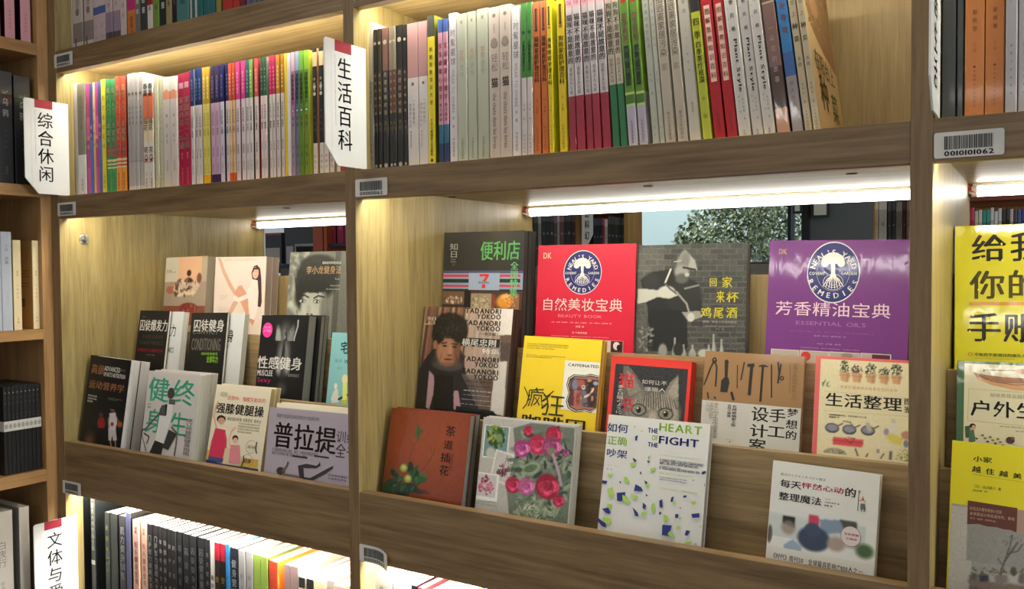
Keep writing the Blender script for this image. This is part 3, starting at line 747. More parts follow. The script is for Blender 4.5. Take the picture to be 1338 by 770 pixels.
pw = S([(.37, (178, 132, 134)), (.375, (150, 110, 112)), (1, (208, 200, 200))], [('咖啡馆小时光', .55, .72, (96, 90, 92), .2, 'v', 0, -.25), ('一个人的旅行', .52, .70, (80, 76, 78), .22, 'v', 0, .08), ('time', .74, .86, (120, 116, 116), .16, 'r', 0, -.2)], (226, 214, 210), M_PAPER, ((.42, .14, (130, 90, 90)),))
yb = S([(.14, (40, 44, 30)), (1, (214, 196, 30))], [('家庭急救常识大全', .2, .6, (90, 60, 20), .42, 'v', 1), ('中国出版', .68, .78, (90, 80, 20), .35, 'v', 0), ('中国轻工业出版社', .76, .93, (40, 40, 20), .38, 'v', 1)], (120, 120, 30), M_PAPER, ((.96, .2, (60, 56, 20)),))
bp = S([(.09, (52, 84, 150)), (.72, (196, 140, 160)), (.85, (40, 96, 124)), (1, (36, 52, 92))], [('宝宝最爱心理学', .15, .56, (170, 20, 50), .75, 'v', 1), ('育儿知识', .57, .70, (90, 20, 40), .5, 'v', 1)], (40, 50, 90), M_GLOSS)
sx = S([(1, (204, 198, 204))], [('时髦星球', .10, .35, (70, 66, 72), .62, 'v', 0), ('WEAR TO WHERE', .37, .66, (130, 124, 130), .34, 'r', 0), ('李 著', .68, .76, (100, 90, 100), .28, 'v', 0), ('中信出版社', .82, .95, (90, 84, 96), .28, 'v', 0)], (216, 212, 214))
yg = S([(1, (166, 170, 154))], [('育', .04, .075, K, .25, 'v', 0), ('育狗', .24, .32, (176, 130, 110), .42, 'v', 0), ('全书', .33, .43, (134, 136, 122), .42, 'v', 0), ('中国农业出版社', .83, .97, (100, 104, 90), .2, 'v', 0)], (210, 214, 204), M_PAPER)
cat = S([(1, (190, 176, 168))], [('家居图书', .11, .17, (110, 100, 94), .22, 'v', 0), ('●', .19, .27, (140, 128, 120), .6, 'v', 0), ('轻松', .30, .42, (120, 108, 100), .6, 'v', 0), ('猫', .44, .54, (60, 50, 46), .62, 'v', 1), ('the chats dans les livres', .56, .92, (96, 82, 76), .36, 'r', 0)], (222, 212, 204), M_PAPER, ((.055, .16, (120, 108, 104)), (.24, .34, (132, 118, 110))))
gw = S([(.48, (56, 122, 48)), (1, (196, 186, 188))], [('水果种植图解百科', .24, .44, (24, 60, 24), .5, 'v', 1), ('主编 著', .64, .76, (80, 70, 70), .3, 'v', 0), ('农业出版社', .84, .97, (80, 70, 76), .3, 'v', 0)], (230, 226, 216), M_GLOSS, ((.19, .3, (24, 60, 30)),))
og = S([(1, (196, 102, 44))], [('猫咪家庭护理百科', .22, .52, (60, 26, 12), .66, 'v', 1), ('刘 主编', .62, .72, (90, 44, 20), .3, 'v', 0), ('化学工业出版社', .80, .96, (90, 44, 20), .28, 'v', 0), ('图', .05, .16, (70, 40, 26), .3, 'b', 0)], (110, 50, 20), M_PAPER, ((.18, .24, (70, 30, 20)), (.05, .2, (70, 40, 26)), (.16, .2, (70, 40, 26))))
yd = S([(1, (214, 186, 30))], [('狗狗家庭护理百科', .24, .55, (60, 54, 16), .72, 'v', 1), ('刘 主编', .62, .72, (110, 96, 20), .3, 'v', 0), ('化学工业出版社', .80, .96, (100, 90, 20), .28, 'v', 0), ('图', .05, .16, (80, 66, 20), .3, 'b', 0)], [(206, 206, 40)], M_GLOSS, ((.18, .24, (170, 90, 60)), (.05, .2, (80, 66, 20)), (.16, .2, (80, 66, 20))))
catw = S([(.09, (212, 172, 184)), (.64, (196, 188, 192)), (1, (150, 36, 58))], [('猫咪', .0, .08, (190, 90, 120), .8, 'v', 0), ('猫咪不是故意的', .13, .44, (60, 54, 56), .78, 'v', 1), ('图解主人与猫', .46, .63, (96, 88, 90), .4, 'v', 0)], (150, 60, 80), M_WRAP)
dogw = S([(.09, (214, 176, 188)), (.60, (196, 184, 168)), (1, (44, 108, 66))], [('狗狗', .0, .07, (190, 90, 120), .8, 'v', 0), ('狗狗不是故意的', .10, .42, (66, 58, 50), .78, 'v', 1), ('图解主人与狗', .44, .59, (104, 88, 66), .5, 'v', 0)], (70, 100, 70), M_WRAP)
nh = S([(.66, (96, 134, 50)), (.675, (170, 200, 120)), (.73, (76, 112, 44)), (.745, (170, 200, 120)), (1, (176, 170, 190))], [('书', .03, .12, (170, 20, 40), .5, 'b', 0), ('新手养花', .18, .36, (214, 120, 140), .6, 'v', 1), ('就', .38, .62, (26, 50, 26), .55, 'b', 0), ('看懂就会', .38, .62, (160, 184, 160), .45, 'v', 1), ('吉林科学出版社', .83, .97, (70, 60, 90), .25, 'v', 0)], [(140, 180, 60), (200, 210, 190), (190, 190, 190)], M_GLOSS)
pg = S([(1, (176, 178, 168))], [('亲手做的布艺生活', .10, .42, (112, 122, 104), .5, 'v', 0), ('沈阳 著', .55, .70, (80, 78, 74), .25, 'v', 0), ('出版社', .82, .95, (110, 104, 100), .25, 'v', 0)], (196, 190, 182), M_WRAP)
wj = S([(1, (178, 168, 154))], [('5招远离家居污染', .06, .48, (76, 66, 56), .7, 'v', 0), ('家', .5, .58, (120, 110, 98), .6, 'v', 0), ('电子工业出版社', .8, .97, (90, 80, 70), .3, 'v', 0)], (206, 198, 184), M_PAPER)
ow = S([(1, (196, 190, 180))], [('多多读诗', .04, .26, (90, 86, 80), .35, 'v', 0), ('二十八杯时光', .32, .6, (120, 112, 106), .22, 'v', 0), ('阳光文化', .76, .82, (170, 60, 50), .3, 'v', 0)], (214, 210, 200), M_WRAP)
yk = S([(.25, (40, 36, 40)), (1, (180, 186, 48))], [('四季', .27, .42, (90, 70, 20), .7, 'v', 1), ('四季茶疗祛湿', .42, .66, (40, 44, 24), .6, 'v', 1), ('中国', .7, .9, (90, 96, 30), .4, 'v', 0)], (208, 204, 40), M_WRAP)
rd = S([(1, (176, 28, 40))], [('急救', .14, .165, (236, 190, 180), .5, 'b', 0), ('图', .22, .66, (236, 196, 180), .52, 'b', 0), ('图解急救知识百科', .23, .65, (170, 40, 46), .44, 'v', 1), ('青岛出版社', .84, .96, (130, 16, 26), .25, 'v', 0)], (120, 16, 26), M_GLOSS, ((.16, .3, (236, 200, 190)),))
ps = S([(1, (204, 198, 196))], [('植物风格', .12, .42, (40, 40, 40), .34, 'v', 1, .05), ('Plant Style', .44, .74, (40, 42, 44), .38, 'r', 1, .05), ('绿化设计', .17, .42, (120, 116, 116), .14, 'v', 0, -.3), ('安元祥惠 著', .77, .9, (90, 80, 76), .16, 'v', 0, .15), ('园艺 译', .75, .86, (110, 100, 96), .16, 'v', 0, -.15), ('中信', .95, .98, (90, 80, 76), .2, 'v', 0)], (226, 222, 216), M_PAPER)
brn = S([(.15, (150, 40, 50)), (.26, (96, 78, 66)), (.27, (190, 170, 150)), (.62, (128, 98, 92)), (.85, (84, 62, 56)), (1, (190, 140, 110))], [('一朵花的故事', .38, .72, (176, 146, 138), .4, 'v', 0)], (90, 70, 60), M_WRAP)
blu = S([(.55, (56, 120, 184)), (.68, (60, 96, 160)), (1, (150, 140, 140))], [('北海道', .26, .46, (206, 150, 130), .55, 'v', 1), ('旅人手帖', .7, .86, (110, 100, 100), .35, 'v', 0)], (40, 110, 190), M_WRAP)
yt = S([(1, (186, 172, 146))], [('在阳台上', .12, .38, (90, 82, 64), .6, 'v', 0), ('种', .385, .445, (46, 40, 34), .72, 'v', 1), ('菜', .45, .52, (70, 104, 50), .66, 'v', 1), ('多肉', .58, .64, (60, 56, 44), .5, 'v', 0), ('余传文 著', .72, .84, (96, 84, 66), .3, 'v', 0), ('广东旅游出版社', .85, .98, (110, 96, 76), .28, 'v', 0)], (196, 172, 132), M_GLOSS)
B = [(479.5, 488.6, .229, silver, 'silver grey wrapped paperback at the left end of the middle row', {'d': .17}), (489.2, 494.3, .2165, dk((44, 40, 36), (60, 52, 44)), 'dark travel paperback nearest the silver grey one'), (494.7, 499.8, .2165, dk((50, 46, 40), (70, 58, 44)), 'dark travel paperback with pale disc, second after the silver one'),
 (500.3, 508.2, .2165, dk((120, 84, 74), (40, 46, 56)), 'dark paperback with brown top between black ones'), (508.5, 513.9, .216, dk((140, 122, 104), (110, 70, 60)), 'brown grey paperback in the dark travel series'), (514.1, 518.6, .216, dk((130, 124, 106), (90, 60, 54)), 'grey olive thin paperback in the dark travel series'),
 (518.8, 526.8, .2165, dk((30, 28, 26), (56, 44, 46)), 'black travel paperback with silver dots'), (527.1, 532.1, .2155, dk((26, 24, 24), (40, 38, 36)), 'black paperback left of the dusty pink books')]
for a, b in ((532.5, 546.6), (547.2, 559.4)): B.append((a, b, .2155, pw, 'wide white paperback with dusty pink top'))
B += [(559.8, 569, .221, yb, 'yellow paperback with black top, taller than its neighbours')]
for a, b in ((573.7, 579.9), (580.3, 586.6)): B.append((a, b, .212, bp, 'pink and blue paperback with teal foot'))
B += [(587.2, 597.6, .2185, sx, 'white book lettered WEAR TO WHERE left of the sage green ones')]
for a, b, h in ((598.2, 610.5, .2145), (611, 623.2, .2155), (624.2, 638.6, .2165)): B.append((a, b, h, yg, 'sage green paperback titled 育狗全书'))
for a, b in ((639.4, 653.8), (654.4, 669)): B.append((a, b, .2150, cat, 'beige book with grey cat drawing titled 猫'))
B += [(669.7, 681, .2105, sx, 'white book lettered WEAR TO WHERE left of the green ones')]
for lst, st, d, h in (([(682, 689), (689.4, 696.9)], gw, 'green topped paperback with white lower half', .212), ([(697.3, 707.5), (707.8, 717.2)], og, 'orange paperback titled 猫咪家庭护理百科', .2105), ([(717.6, 725.3), (731.3, 742.6)], yd, 'yellow paperback titled 狗狗家庭护理百科', .2105),
 ([(744.2, 754.5), (754.8, 766.3), (766.6, 776.8), (777, 787.5), (787.8, 800.1)], catw, 'white paperback with crimson foot titled 猫咪不是故意的', .213), ([(800.4, 811.3), (811.6, 821.6)], dogw, 'white paperback with green foot titled 狗狗不是故意的', .213),
 ([(822, 834.6), (835.6, 847.6)], nh, 'green and lilac paperback titled 新手养花', .213), ([(852.6, 862.5), (862.8, 869.6)], pg, 'pale grey green paperback with faded title', .2135), ([(870.2, 884.2), (886.2, 899.6)], wj, 'beige paperback with brown title starting with 5', .2135),
 ([(901.2, 917.6)], ow, 'off-white shrink-wrapped thick paperback', .2145), ([(918.8, 932.4)], yk, 'black and yellow-green wrapped paperback left of the red ones', .2145), ([(933.8, 949.6), (950.4, 965.4)], rd, 'red paperback titled 图解急救知识百科', .2135),
 ([(966.2, 983), (983.6, 998.6), (999.2, 1014.8)], ps, 'white book lettered Plant Style in black', .2145), ([(1016, 1034.2)], brn, 'brown wrapped book with crimson top corner', .2145), ([(1035.7, 1051)], blu, 'bright blue wrapped book with orange writing', .2145),
 ([(1052, 1062.8), (1063.6, 1073.6)], yt, 'cream book titled 在阳台上种菜', .2145)):
    for a, b in lst: B.append((a, b, h, st, d))
TX = [(400, 0), (690, .3), (745, 1.9), (822, 4.3), (900, 5.4), (935, 6.2), (1000, 7), (1063, 7.6), (1200, 7.6)]
def tiltB(x): return float(np.interp(x, [a for a, _ in TX], [b for _, b in TX]))
lo_, lw_, lh_ = place_row(B, .1547, 'books on the upper middle shelf', tiltB)
# visible front cover of the last leaning book: photograph, title
t = MB(); dp = .148
def side_poly(pts, col, lay): t.face([(lw_+.0002+.00004*lay, y*dp, z*lh_) for y, z in pts], col)
side_poly([(.03, .003), (.99, .003), (.99, .997), (.03, .997)], (206, 176, 132), 0)
side_poly([(.05, .70), (.2, .58), (.5, .50), (.97, .42), (.97, .99), (.05, .99)], (140, 104, 72), 1)
rs = random.Random(4)
for i in range(90):
    y, z = rs.uniform(.08, .9), rs.uniform(.60, .96); s_ = rs.uniform(.02, .05)
    side_poly([(y-s_, z), (y, z-s_*.35), (y+s_, z), (y, z+s_*.35)], rs.choice([(112, 80, 54), (160, 124, 88), (120, 120, 70), (96, 104, 54), (176, 140, 104)]), 2+i*.05)
side_poly([(.35+.16*math.cos(k*math.pi/8), .74+.06*math.sin(k*math.pi/8)) for k in range(16)], (172, 132, 96), 8)
def side_text(ch, y0, y1, z0, z1, col, b=1):
    for v, f in text_polys(ch, b):
        for q in f: t.face([(lw_+.0007, (y0+v[a][0]*(y1-y0))*dp, (z0+v[a][1]*(z1-z0))*lh_) for a in q], col)
for i, ch in enumerate('在阳台上'): side_text(ch, .10+i*.18, .27+i*.18, .36-i*.012, .48-i*.012, (84, 70, 48))
side_text('种', .16, .46, .14, .35, (64, 50, 34)); side_text('菜', .56, .82, .10, .28, (96, 116, 60))
t.build('cover_print', M_GLOSS, lo_)

# ============================================================ FACE-OUT BOOKS (drawn on their own covers)
BK = (24, 23, 24); WT = (232, 230, 226)
GL, GM = 'books on the left stepped display', 'books on the middle stepped display'
def artA1(c):
    c.frame(90, 440, 4.28)
    c.T('高级', 130, 150, 196, 216, (176, 122, 84), 1).T('ADVANCED', 202, 163, 288, 192, WT, 1, h=28).T('SPORTS NUTRITION', 198, 197, 315, 232, WT, 1, h=24)
    c.T('运动营养学', 116, 240, 306, 318, (176, 122, 84), 1)
    c.T('第三版', 292, 180, 314, 200, (140, 130, 120))
    c.para(109, 322, 152, 378, 3, 5, WT, 1).para(220, 340, 300, 370, 2, 10, (150, 146, 140))
    r = Raster(c, 80, 375, 320, 650, .0011, BK)
    r.ell(182, 440, 12, 15, (90, 50, 44)).poly([(168, 458), (195, 452), (205, 490), (198, 515), (165, 512), (160, 480)], (150, 30, 34)).poly([(168, 512), (196, 512), (200, 590), (160, 590)], (22, 20, 24))
    r.ell(246, 405, 14, 17, (126, 84, 66)).poly([(228, 428), (262, 424), (272, 470), (262, 530), (222, 528), (220, 470)], (206, 200, 204)).line([(228, 440), (222, 480), (226, 510)], .0022, (130, 84, 64)).line([(264, 440), (278, 470), (288, 480)], .0022, (140, 92, 70))
    r.poly([(222, 526), (264, 526), (270, 580), (248, 584), (244, 552), (238, 584), (222, 580)], (196, 190, 196)).line([(232, 580), (238, 615)], .0026, (190, 150, 130)).line([(260, 580), (262, 618)], .0026, (190, 150, 130))
    r.ell(243, 490, 9, 12, (150, 50, 60)).ell(286, 492, 15, 17, (150, 84, 50)).ell(120, 570, 26, 34, (110, 74, 50), 1.2, k=.7).ell(108, 590, 20, 20, (150, 110, 80), 1.4, k=.5)
    r.done()
stack(1, (119, 464), (170, 471), 8, 2, .022, artA1, BK, 'black book with orange Chinese title and ADVANCED, two basketball players on cover', GL, 'the black basketball cover book', page=(206, 204, 206), width=.137)
def artA2(c):
    c.frame(90, 440, 4.28)
    c.T('健', 452, 222, 552, 372, (96, 200, 166), 1).T('终', 588, 236, 694, 392, (96, 200, 166), 1).T('身', 436, 398, 512, 545, (96, 200, 166), 1).T('生', 572, 418, 652, 565, (96, 200, 166), 1)
    g = lambda v: (v, v, v-2)
    c.ell(572, 318, 20, 32, g(70)); c.poly([(560, 350), (592, 352), (596, 380), (560, 385)], g(92))
    c.poly([(545, 378), (584, 380), (578, 440), (560, 500), (530, 602), (482, 585), (498, 500), (512, 420)], (224, 222, 222))
    c.poly([(520, 385), (552, 378), (545, 425), (540, 445), (505, 440), (508, 410)], g(84)).poly([(540, 378), (552, 380), (546, 440), (540, 446)], g(40))
    c.line([(508, 430), (470, 470), (432, 516)], .0038, g(96)).line([(432, 516), (412, 520), (408, 548), (432, 640)], .003, g(84)).line([(420, 540), (450, 560), (436, 600)], .0028, g(60))
    c.poly([(482, 580), (532, 600), (522, 640), (516, 665), (450, 652)], g(46)).poly([(560, 520), (606, 545), (556, 636), (524, 622)], g(60)).line([(574, 505), (606, 542), (600, 610), (590, 668)], .004, g(100))
    c.V('修订完整版健身指南', 658, 455, 674, 670, (90, 90, 90)).T('吴', 440, 372, 462, 384, (70, 70, 70)).T('著', 440, 388, 462, 400, (70, 70, 70))
stack(1, (194.7, 484.4), (261.7, 490), 8.6, 3, .0135, artA2, (206, 200, 198), 'pale grey book with mint green title and stretching athlete in white shirt', GL, 'the pale grey book with the stretching athlete', page=(206, 206, 196), mat=M_WRAP)
def artA3(c):
    c.frame(260, 440, 3.85)
    Y_ = (226, 190, 90)
    c.poly([(60, 520), (120, 540), (240, 620), (300, 640), (290, 690), (0, 640)], (222, 206, 170)); c.poly([(14, 560), (70, 590), (60, 640), (8, 630)], (214, 170, 80)).poly([(230, 610), (300, 620), (290, 680), (190, 670)], (214, 180, 90))
    c.poly([(6, 612), (120, 640), (300, 668), (296, 690), (4, 642)], (60, 66, 110))
    c.ell(125, 290, 22, 12, (120, 120, 120), ring=.0004).T('活到', 112, 280, 140, 300, (120, 120, 120)); c.T('活到99，强膝又能走的', 146, 296, 334, 336, (226, 96, 66))
    c.T('强膝健腿操', 92, 330, 322, 408, BK, 1); c.T('让膝盖 从此告别疼痛 走路轻松 寿命长', 104, 398, 312, 440, (120, 110, 90)); c.para(200, 432, 300, 500, 4, 12, (120, 110, 90))
    # exercising people
    c.ell(112, 415, 22, 20, (60, 44, 36)).ell(114, 424, 17, 17, (214, 164, 130)).line([(92, 470), (76, 400), (88, 345), (100, 325)], .0038, (226, 180, 150)).poly([(84, 460), (134, 470), (136, 540), (120, 615), (50, 600), (66, 520)], (208, 58, 92)).line([(130, 480), (138, 520), (136, 560)], .004, (214, 80, 104))
    c.poly([(50, 600), (124, 615), (118, 636), (46, 622)], (70, 84, 140))
    c.ell(184, 512, 15, 16, (70, 50, 44)).ell(184, 522, 12, 14, (224, 176, 150)).poly([(160, 545), (206, 548), (210, 640), (150, 632)], (222, 140, 150)).line([(160, 560), (150, 520), (166, 475), (186, 455)], .003, (230, 190, 164))
    c.ell(264, 556, 28, 34, (80, 76, 76), ring=.0005).ell(244, 626, 30, 34, (80, 76, 76), ring=.0005).T('运动', 246, 545, 282, 566, (60, 56, 56)).T('健康', 226, 612, 262, 640, (60, 56, 56)).line([(294, 530), (286, 560), (292, 590)], .0022, (50, 50, 60)).line([(228, 598), (224, 630), (214, 655)], .0022, (50, 50, 60))
stack(1, (283.4, 502.3), (354.8, 508), 12, 2, .011, artA3, (232, 222, 200), 'cream book titled 强膝健腿操 with two exercising people, one in pink shirt', GL, 'the cream book with the exercising people', page=(206, 180, 130), mat=M_WRAP)
def artA4(c):
    c.frame(260, 440, 3.85)
    c.T('普拉提', 380, 425, 682, 596, (50, 30, 30), 1).T('训练', 694, 470, 790, 545, (60, 50, 50)).T('全书', 690, 535, 790, 622, (60, 50, 50))
    c.T('创始于美国的身体控制技术与肌肉训练', 392, 385, 604, 428, (110, 104, 110)); c.T('本书囊括普拉提核心体系、强化、上卷体系全部动作指导', 370, 556, 600, 606, (96, 88, 92)).T('掌握了这本书你就了解了普拉提训练的一切要领', 368, 575, 540, 615, (96, 88, 92)); c.rect(470, 596, 546, 615, (60, 56, 60)).rect(580, 596, 654, 614, (60, 56, 60))
    c.poly([(498, 650), (540, 640), (592, 650), (610, 634), (604, 628), (612, 650), (590, 664), (545, 662), (526, 660), (530, 716), (506, 712)], (62, 58, 62)).poly([(520, 706), (560, 712), (640, 668), (676, 650), (674, 664), (640, 690), (570, 726), (520, 718)], (62, 58, 62))
    c.ell(412, 676, 22, 20, (70, 62, 62)).line([(420, 680), (444, 650), (450, 630)], .004, (110, 96, 96)).poly([(420, 686), (500, 700), (520, 720), (418, 704)], (120, 112, 120))
    c.para(650, 690, 790, 745, 2, 9, (60, 60, 80))
stack(1, (353, 532), (453, 541), 9, 1, .016, artA4, (178, 168, 182), 'lilac grey book titled 普拉提 with lying leg-raising figures', GL, '', page=(226, 222, 206), width=.208, tilt=.6, behind=[(.024,)])
def artplain(c): pass
# the two taller cream copies behind it
stack(1, (362, 526.5), (453, 534.5), 9, 2, .011, artplain, (224, 218, 202), 'cream covered book just behind the lilac grey 普拉提 book', GL, 'the cream books behind the lilac grey one', page=(226, 222, 206), width=.196, tilt=.6, mat=M_PAPER)
def artB1(c):
    c.frame(90, 270, 3.85)
    c.T('囚徒爆发力', 360, 568, 494, 630, WT, 1).T('EXPLOSIVE', 374, 645, 475, 668, (74, 66, 64), 1).T('CALISTHENICS', 360, 674, 472, 698, (74, 66, 64), 1)
    c.T('获得爆发力与速度的艺术', 345, 712, 472, 736, (170, 30, 40), 1).T('保罗著', 392, 742, 432, 752, (120, 120, 120)).T('健身', 372, 552, 392, 559, (110, 110, 110))
def artB1w(c):
    c.frame(90, 270, 3.85)
    c.T('囚徒爆发力', 410, 592, 536, 655, BK, 1).T('CALISTHENICS', 440, 706, 526, 736, BK, 1)
stack(2, (190, 407.5), (238.6, 407.4), 9, 1, .014, artB1w, (196, 198, 200), 'white covered copy with black title behind the left black 囚徒 book', GL, '', page=(214, 214, 206), width=.130, mat=M_PAPER)
stack(2, (183.5, 405.8), (221.7, 406.4), 9, 1, .006, artB1, BK, 'black book titled 囚徒爆发力 with a red line of small text', GL, '', width=.100, behind=[(.015,)])
def artB2(c):
    c.frame(90, 270, 3.85); c.T('囚徒健身', 630, 568, 778, 632, WT, 1)
    c.frame(260, 260, 3.85)
    c.T('CONVICT', -30, 650, 98, 682, (110, 104, 100), 1).T('CONDITIONING', -34, 700, 106, 765, (120, 114, 108), 1)
    c.T('用失传的技艺', 12, 772, 94, 788, (150, 214, 60), 1).T('全部实力', 40, 790, 94, 826, (150, 214, 60), 1)
def artB2w(c):
    c.frame(260, 260, 3.85); c.T('囚徒健身', 60, 654, 170, 724, BK, 1).T('力量', 112, 730, 148, 752, (110, 110, 110))
stack(2, (262, 409.5), (314.5, 409.6), 9, 1, .012, artB2w, (196, 198, 200), 'white covered copy with black 身 behind the right black 囚徒 book', GL, '', page=(206, 206, 196), width=.135, mat=M_PAPER)
stack(2, (251, 409), (293.8, 408.6), 9, 1, .006, artB2, (26, 26, 26), 'black book titled 囚徒健身 with grey and lime green lettering', GL, '', width=.110, behind=[(.013,)])
def artB3(c):
    c.frame(260, 260, 3.85); g = lambda v: (v, v, v)
    c.ell(345, 660, 25, 38, (232, 54, 150)).T('性感', 328, 640, 362, 652, (250, 170, 210)).T('人气健身', 326, 656, 364, 672, (250, 170, 210))
    r = Raster(c, 384, 600, 512, 800, .0011, (24, 24, 25))
    r.ell(430, 720, 34, 90, g(96), .8).ell(400, 690, 12, 50, g(150), .8, 10).ell(432, 760, 8, 90, g(30), .8).ell(462, 700, 14, 60, g(120), .8, -12).line([(474, 760), (480, 700), (498, 640), (500, 612)], .0032, g(170)).line([(392, 780), (388, 700), (398, 660)], .0028, g(150)).blobs(26, 450, 710, 40, 80, 5, [g(60), g(130), g(180), g(40)], .6)
    r.done()
    c.frame(260, 440, 3.85)
    r = Raster(c, 384, 20, 512, 300, .0012, (24, 24, 25))
    r.ell(425, 100, 32, 90, g(110), .8).ell(422, 110, 8, 90, g(34), .8).ell(402, 150, 14, 40, g(150), .8).ell(446, 150, 14, 40, g(140), .8).ell(414, 265, 24, 34, g(70), 1)
    r.done()
    c.T('性感健身', 298, 96, 515, 172, WT, 1).T('MUSCLEE', 296, 166, 370, 200, WT, 1).T('Sexy', 296, 205, 360, 240, (180, 40, 110)).T('肌肉男的秘密生活', 450, 186, 502, 206, (150, 150, 150))
stack(2, (342.6, 412), (404, 412.5), 9, 1, .020, artB3, BK, 'black book titled 性感健身 with pink disc and grey muscular torso', GL, '', page=(150, 150, 150), behind=[(.012,), (.010,)])
stack(2, (352, 412), (412, 412.5), 9, 2, .010, artplain, (30, 30, 32), 'black book behind the one with the pink disc', GL, 'the black books behind the pink disc book', page=(150, 150, 146), width=.138)
def artB4(c):
    c.frame(260, 440, 3.85)
    c.T('宅家运动', 715, 24, 880, 96, BK, 1).T('健身', 684, 112, 720, 132, (110, 140, 140)).T('WORK', 732, 116, 800, 140, BK).T('随时', 696, 150, 722, 168, (120, 150, 150))
    c.ell(688, 250, 8, 16, (230, 226, 200)).poly([(664, 310), (680, 270), (700, 262), (704, 330), (668, 334)], (214, 216, 206)).line([(700, 318), (730, 300), (790, 280)], .004, (40, 44, 44)).poly([(724, 230), (746, 236), (744, 330), (722, 326)], (220, 226, 120)).ell(736, 214, 16, 24, (224, 220, 160)).poly([(716, 320), (744, 318), (742, 340), (720, 342)], (200, 200, 60))
stack(2, (434.5, 434.5), (452, 435), 9, 1, .014, artB4, (134, 190, 196), 'light blue book with black 宅 cut off by the middle upright', GL, '', page=(170, 200, 200), width=.135, tilt=.5)
def artC1(c):
    c.frame(90, 270, 3.85)
    r = Raster(c, 0, 0, 0, 0, .0013, (166, 150, 134), full=True)
    r.rect(484, 250, 710, 384, (214, 170, 136)).rect(470, 258, 549, 378, (196, 188, 172)).rect(672, 250, 712, 560, (176, 160, 140)).rect(455, 382, 700, 500, (158, 142, 126))
    r.rect(455, 500, 700, 600, (128, 74, 58)).ell(605, 335, 11, 16, (74, 40, 34)).ell(656, 360, 12, 26, (120, 74, 54)).ell(602, 392, 26, 34, (54, 44, 44)).ell(572, 400, 30, 20, (190, 170, 150)).ell(632, 400, 26, 22, (196, 176, 160)).ell(556, 432, 20, 22, (206, 190, 170)).ell(600, 432, 40, 14, (210, 186, 160)).ell(512, 420, 22, 20, (160, 96, 74)).ell(540, 424, 10, 30, (84, 62, 50)).blobs(40, 580, 405, 80, 40, 8, [(210, 190, 170), (120, 80, 64), (70, 52, 46), (190, 120, 90)], .8).ell(600, 510, 46, 26, (120, 50, 44)).blobs(20, 600, 510, 40, 20, 6, [(170, 96, 84), (110, 40, 36)], .8)
    r.done(); c.T('MY LIFE', 494, 320, 518, 327, (90, 80, 70), 1).T('MOMENTS BOOK', 492, 328, 540, 334, (110, 100, 90))
stack(3, (217.3, 337), (271.8, 334.4), 6, 1, .020, artC1, (176, 160, 142), 'peach and beige flower arrangement book at top left of the display', GL, '', page=(176, 166, 148), behind=[(.006,)])
def artC2(c):
    c.frame(260, 260, 3.85)
    SK = (204, 162, 140); H_ = (62, 34, 32)
    c.poly([(95, 296), (112, 300), (128, 350), (160, 420), (190, 470), (200, 478), (184, 498), (150, 440), (118, 372)], SK)
    c.poly([(178, 474), (196, 440), (214, 434), (236, 470), (262, 540), (284, 600), (270, 640), (244, 600), (210, 520), (196, 512)], (206, 148, 122)).poly([(150, 566), (170, 520), (196, 500), (200, 516), (164, 580), (140, 570)], SK)
    c.poly([(276, 340), (292, 332), (308, 350), (314, 400), (316, 520), (310, 546), (294, 540), (292, 470), (272, 420), (264, 372)], H_)
    c.ell(285, 372, 16, 30, (222, 172, 148)); c.line([(279, 366), (285, 367)], .0008, H_).line([(288, 366), (294, 368)], .0008, H_).line([(283, 388), (290, 388)], .0009, (180, 80, 80)); c.poly([(276, 348), (292, 342), (300, 356), (280, 356), (272, 372), (268, 362)], H_)
    c.poly([(268, 404), (296, 410), (300, 470), (296, 540), (280, 610), (254, 600), (250, 540), (248, 500), (200, 520), (178, 512), (170, 496), (180, 484), (200, 498), (240, 478)], (232, 214, 206))
    c.T('最美的身体瑜伽普拉提书', 130, 302, 292, 312, (190, 160, 150)).para(106, 484, 140, 510, 3, 5, (176, 150, 140)).para(100, 546, 150, 580, 4, 8, (190, 166, 156))
stack(3, (282, 336), (348.3, 335.8), 4, 2, .017, artC2, (220, 202, 192), 'pale pink book with seated long haired woman raising one leg', GL, 'the pale pink book with the seated woman', page=(176, 156, 146), mat=M_PAPER, tilt=-.4)
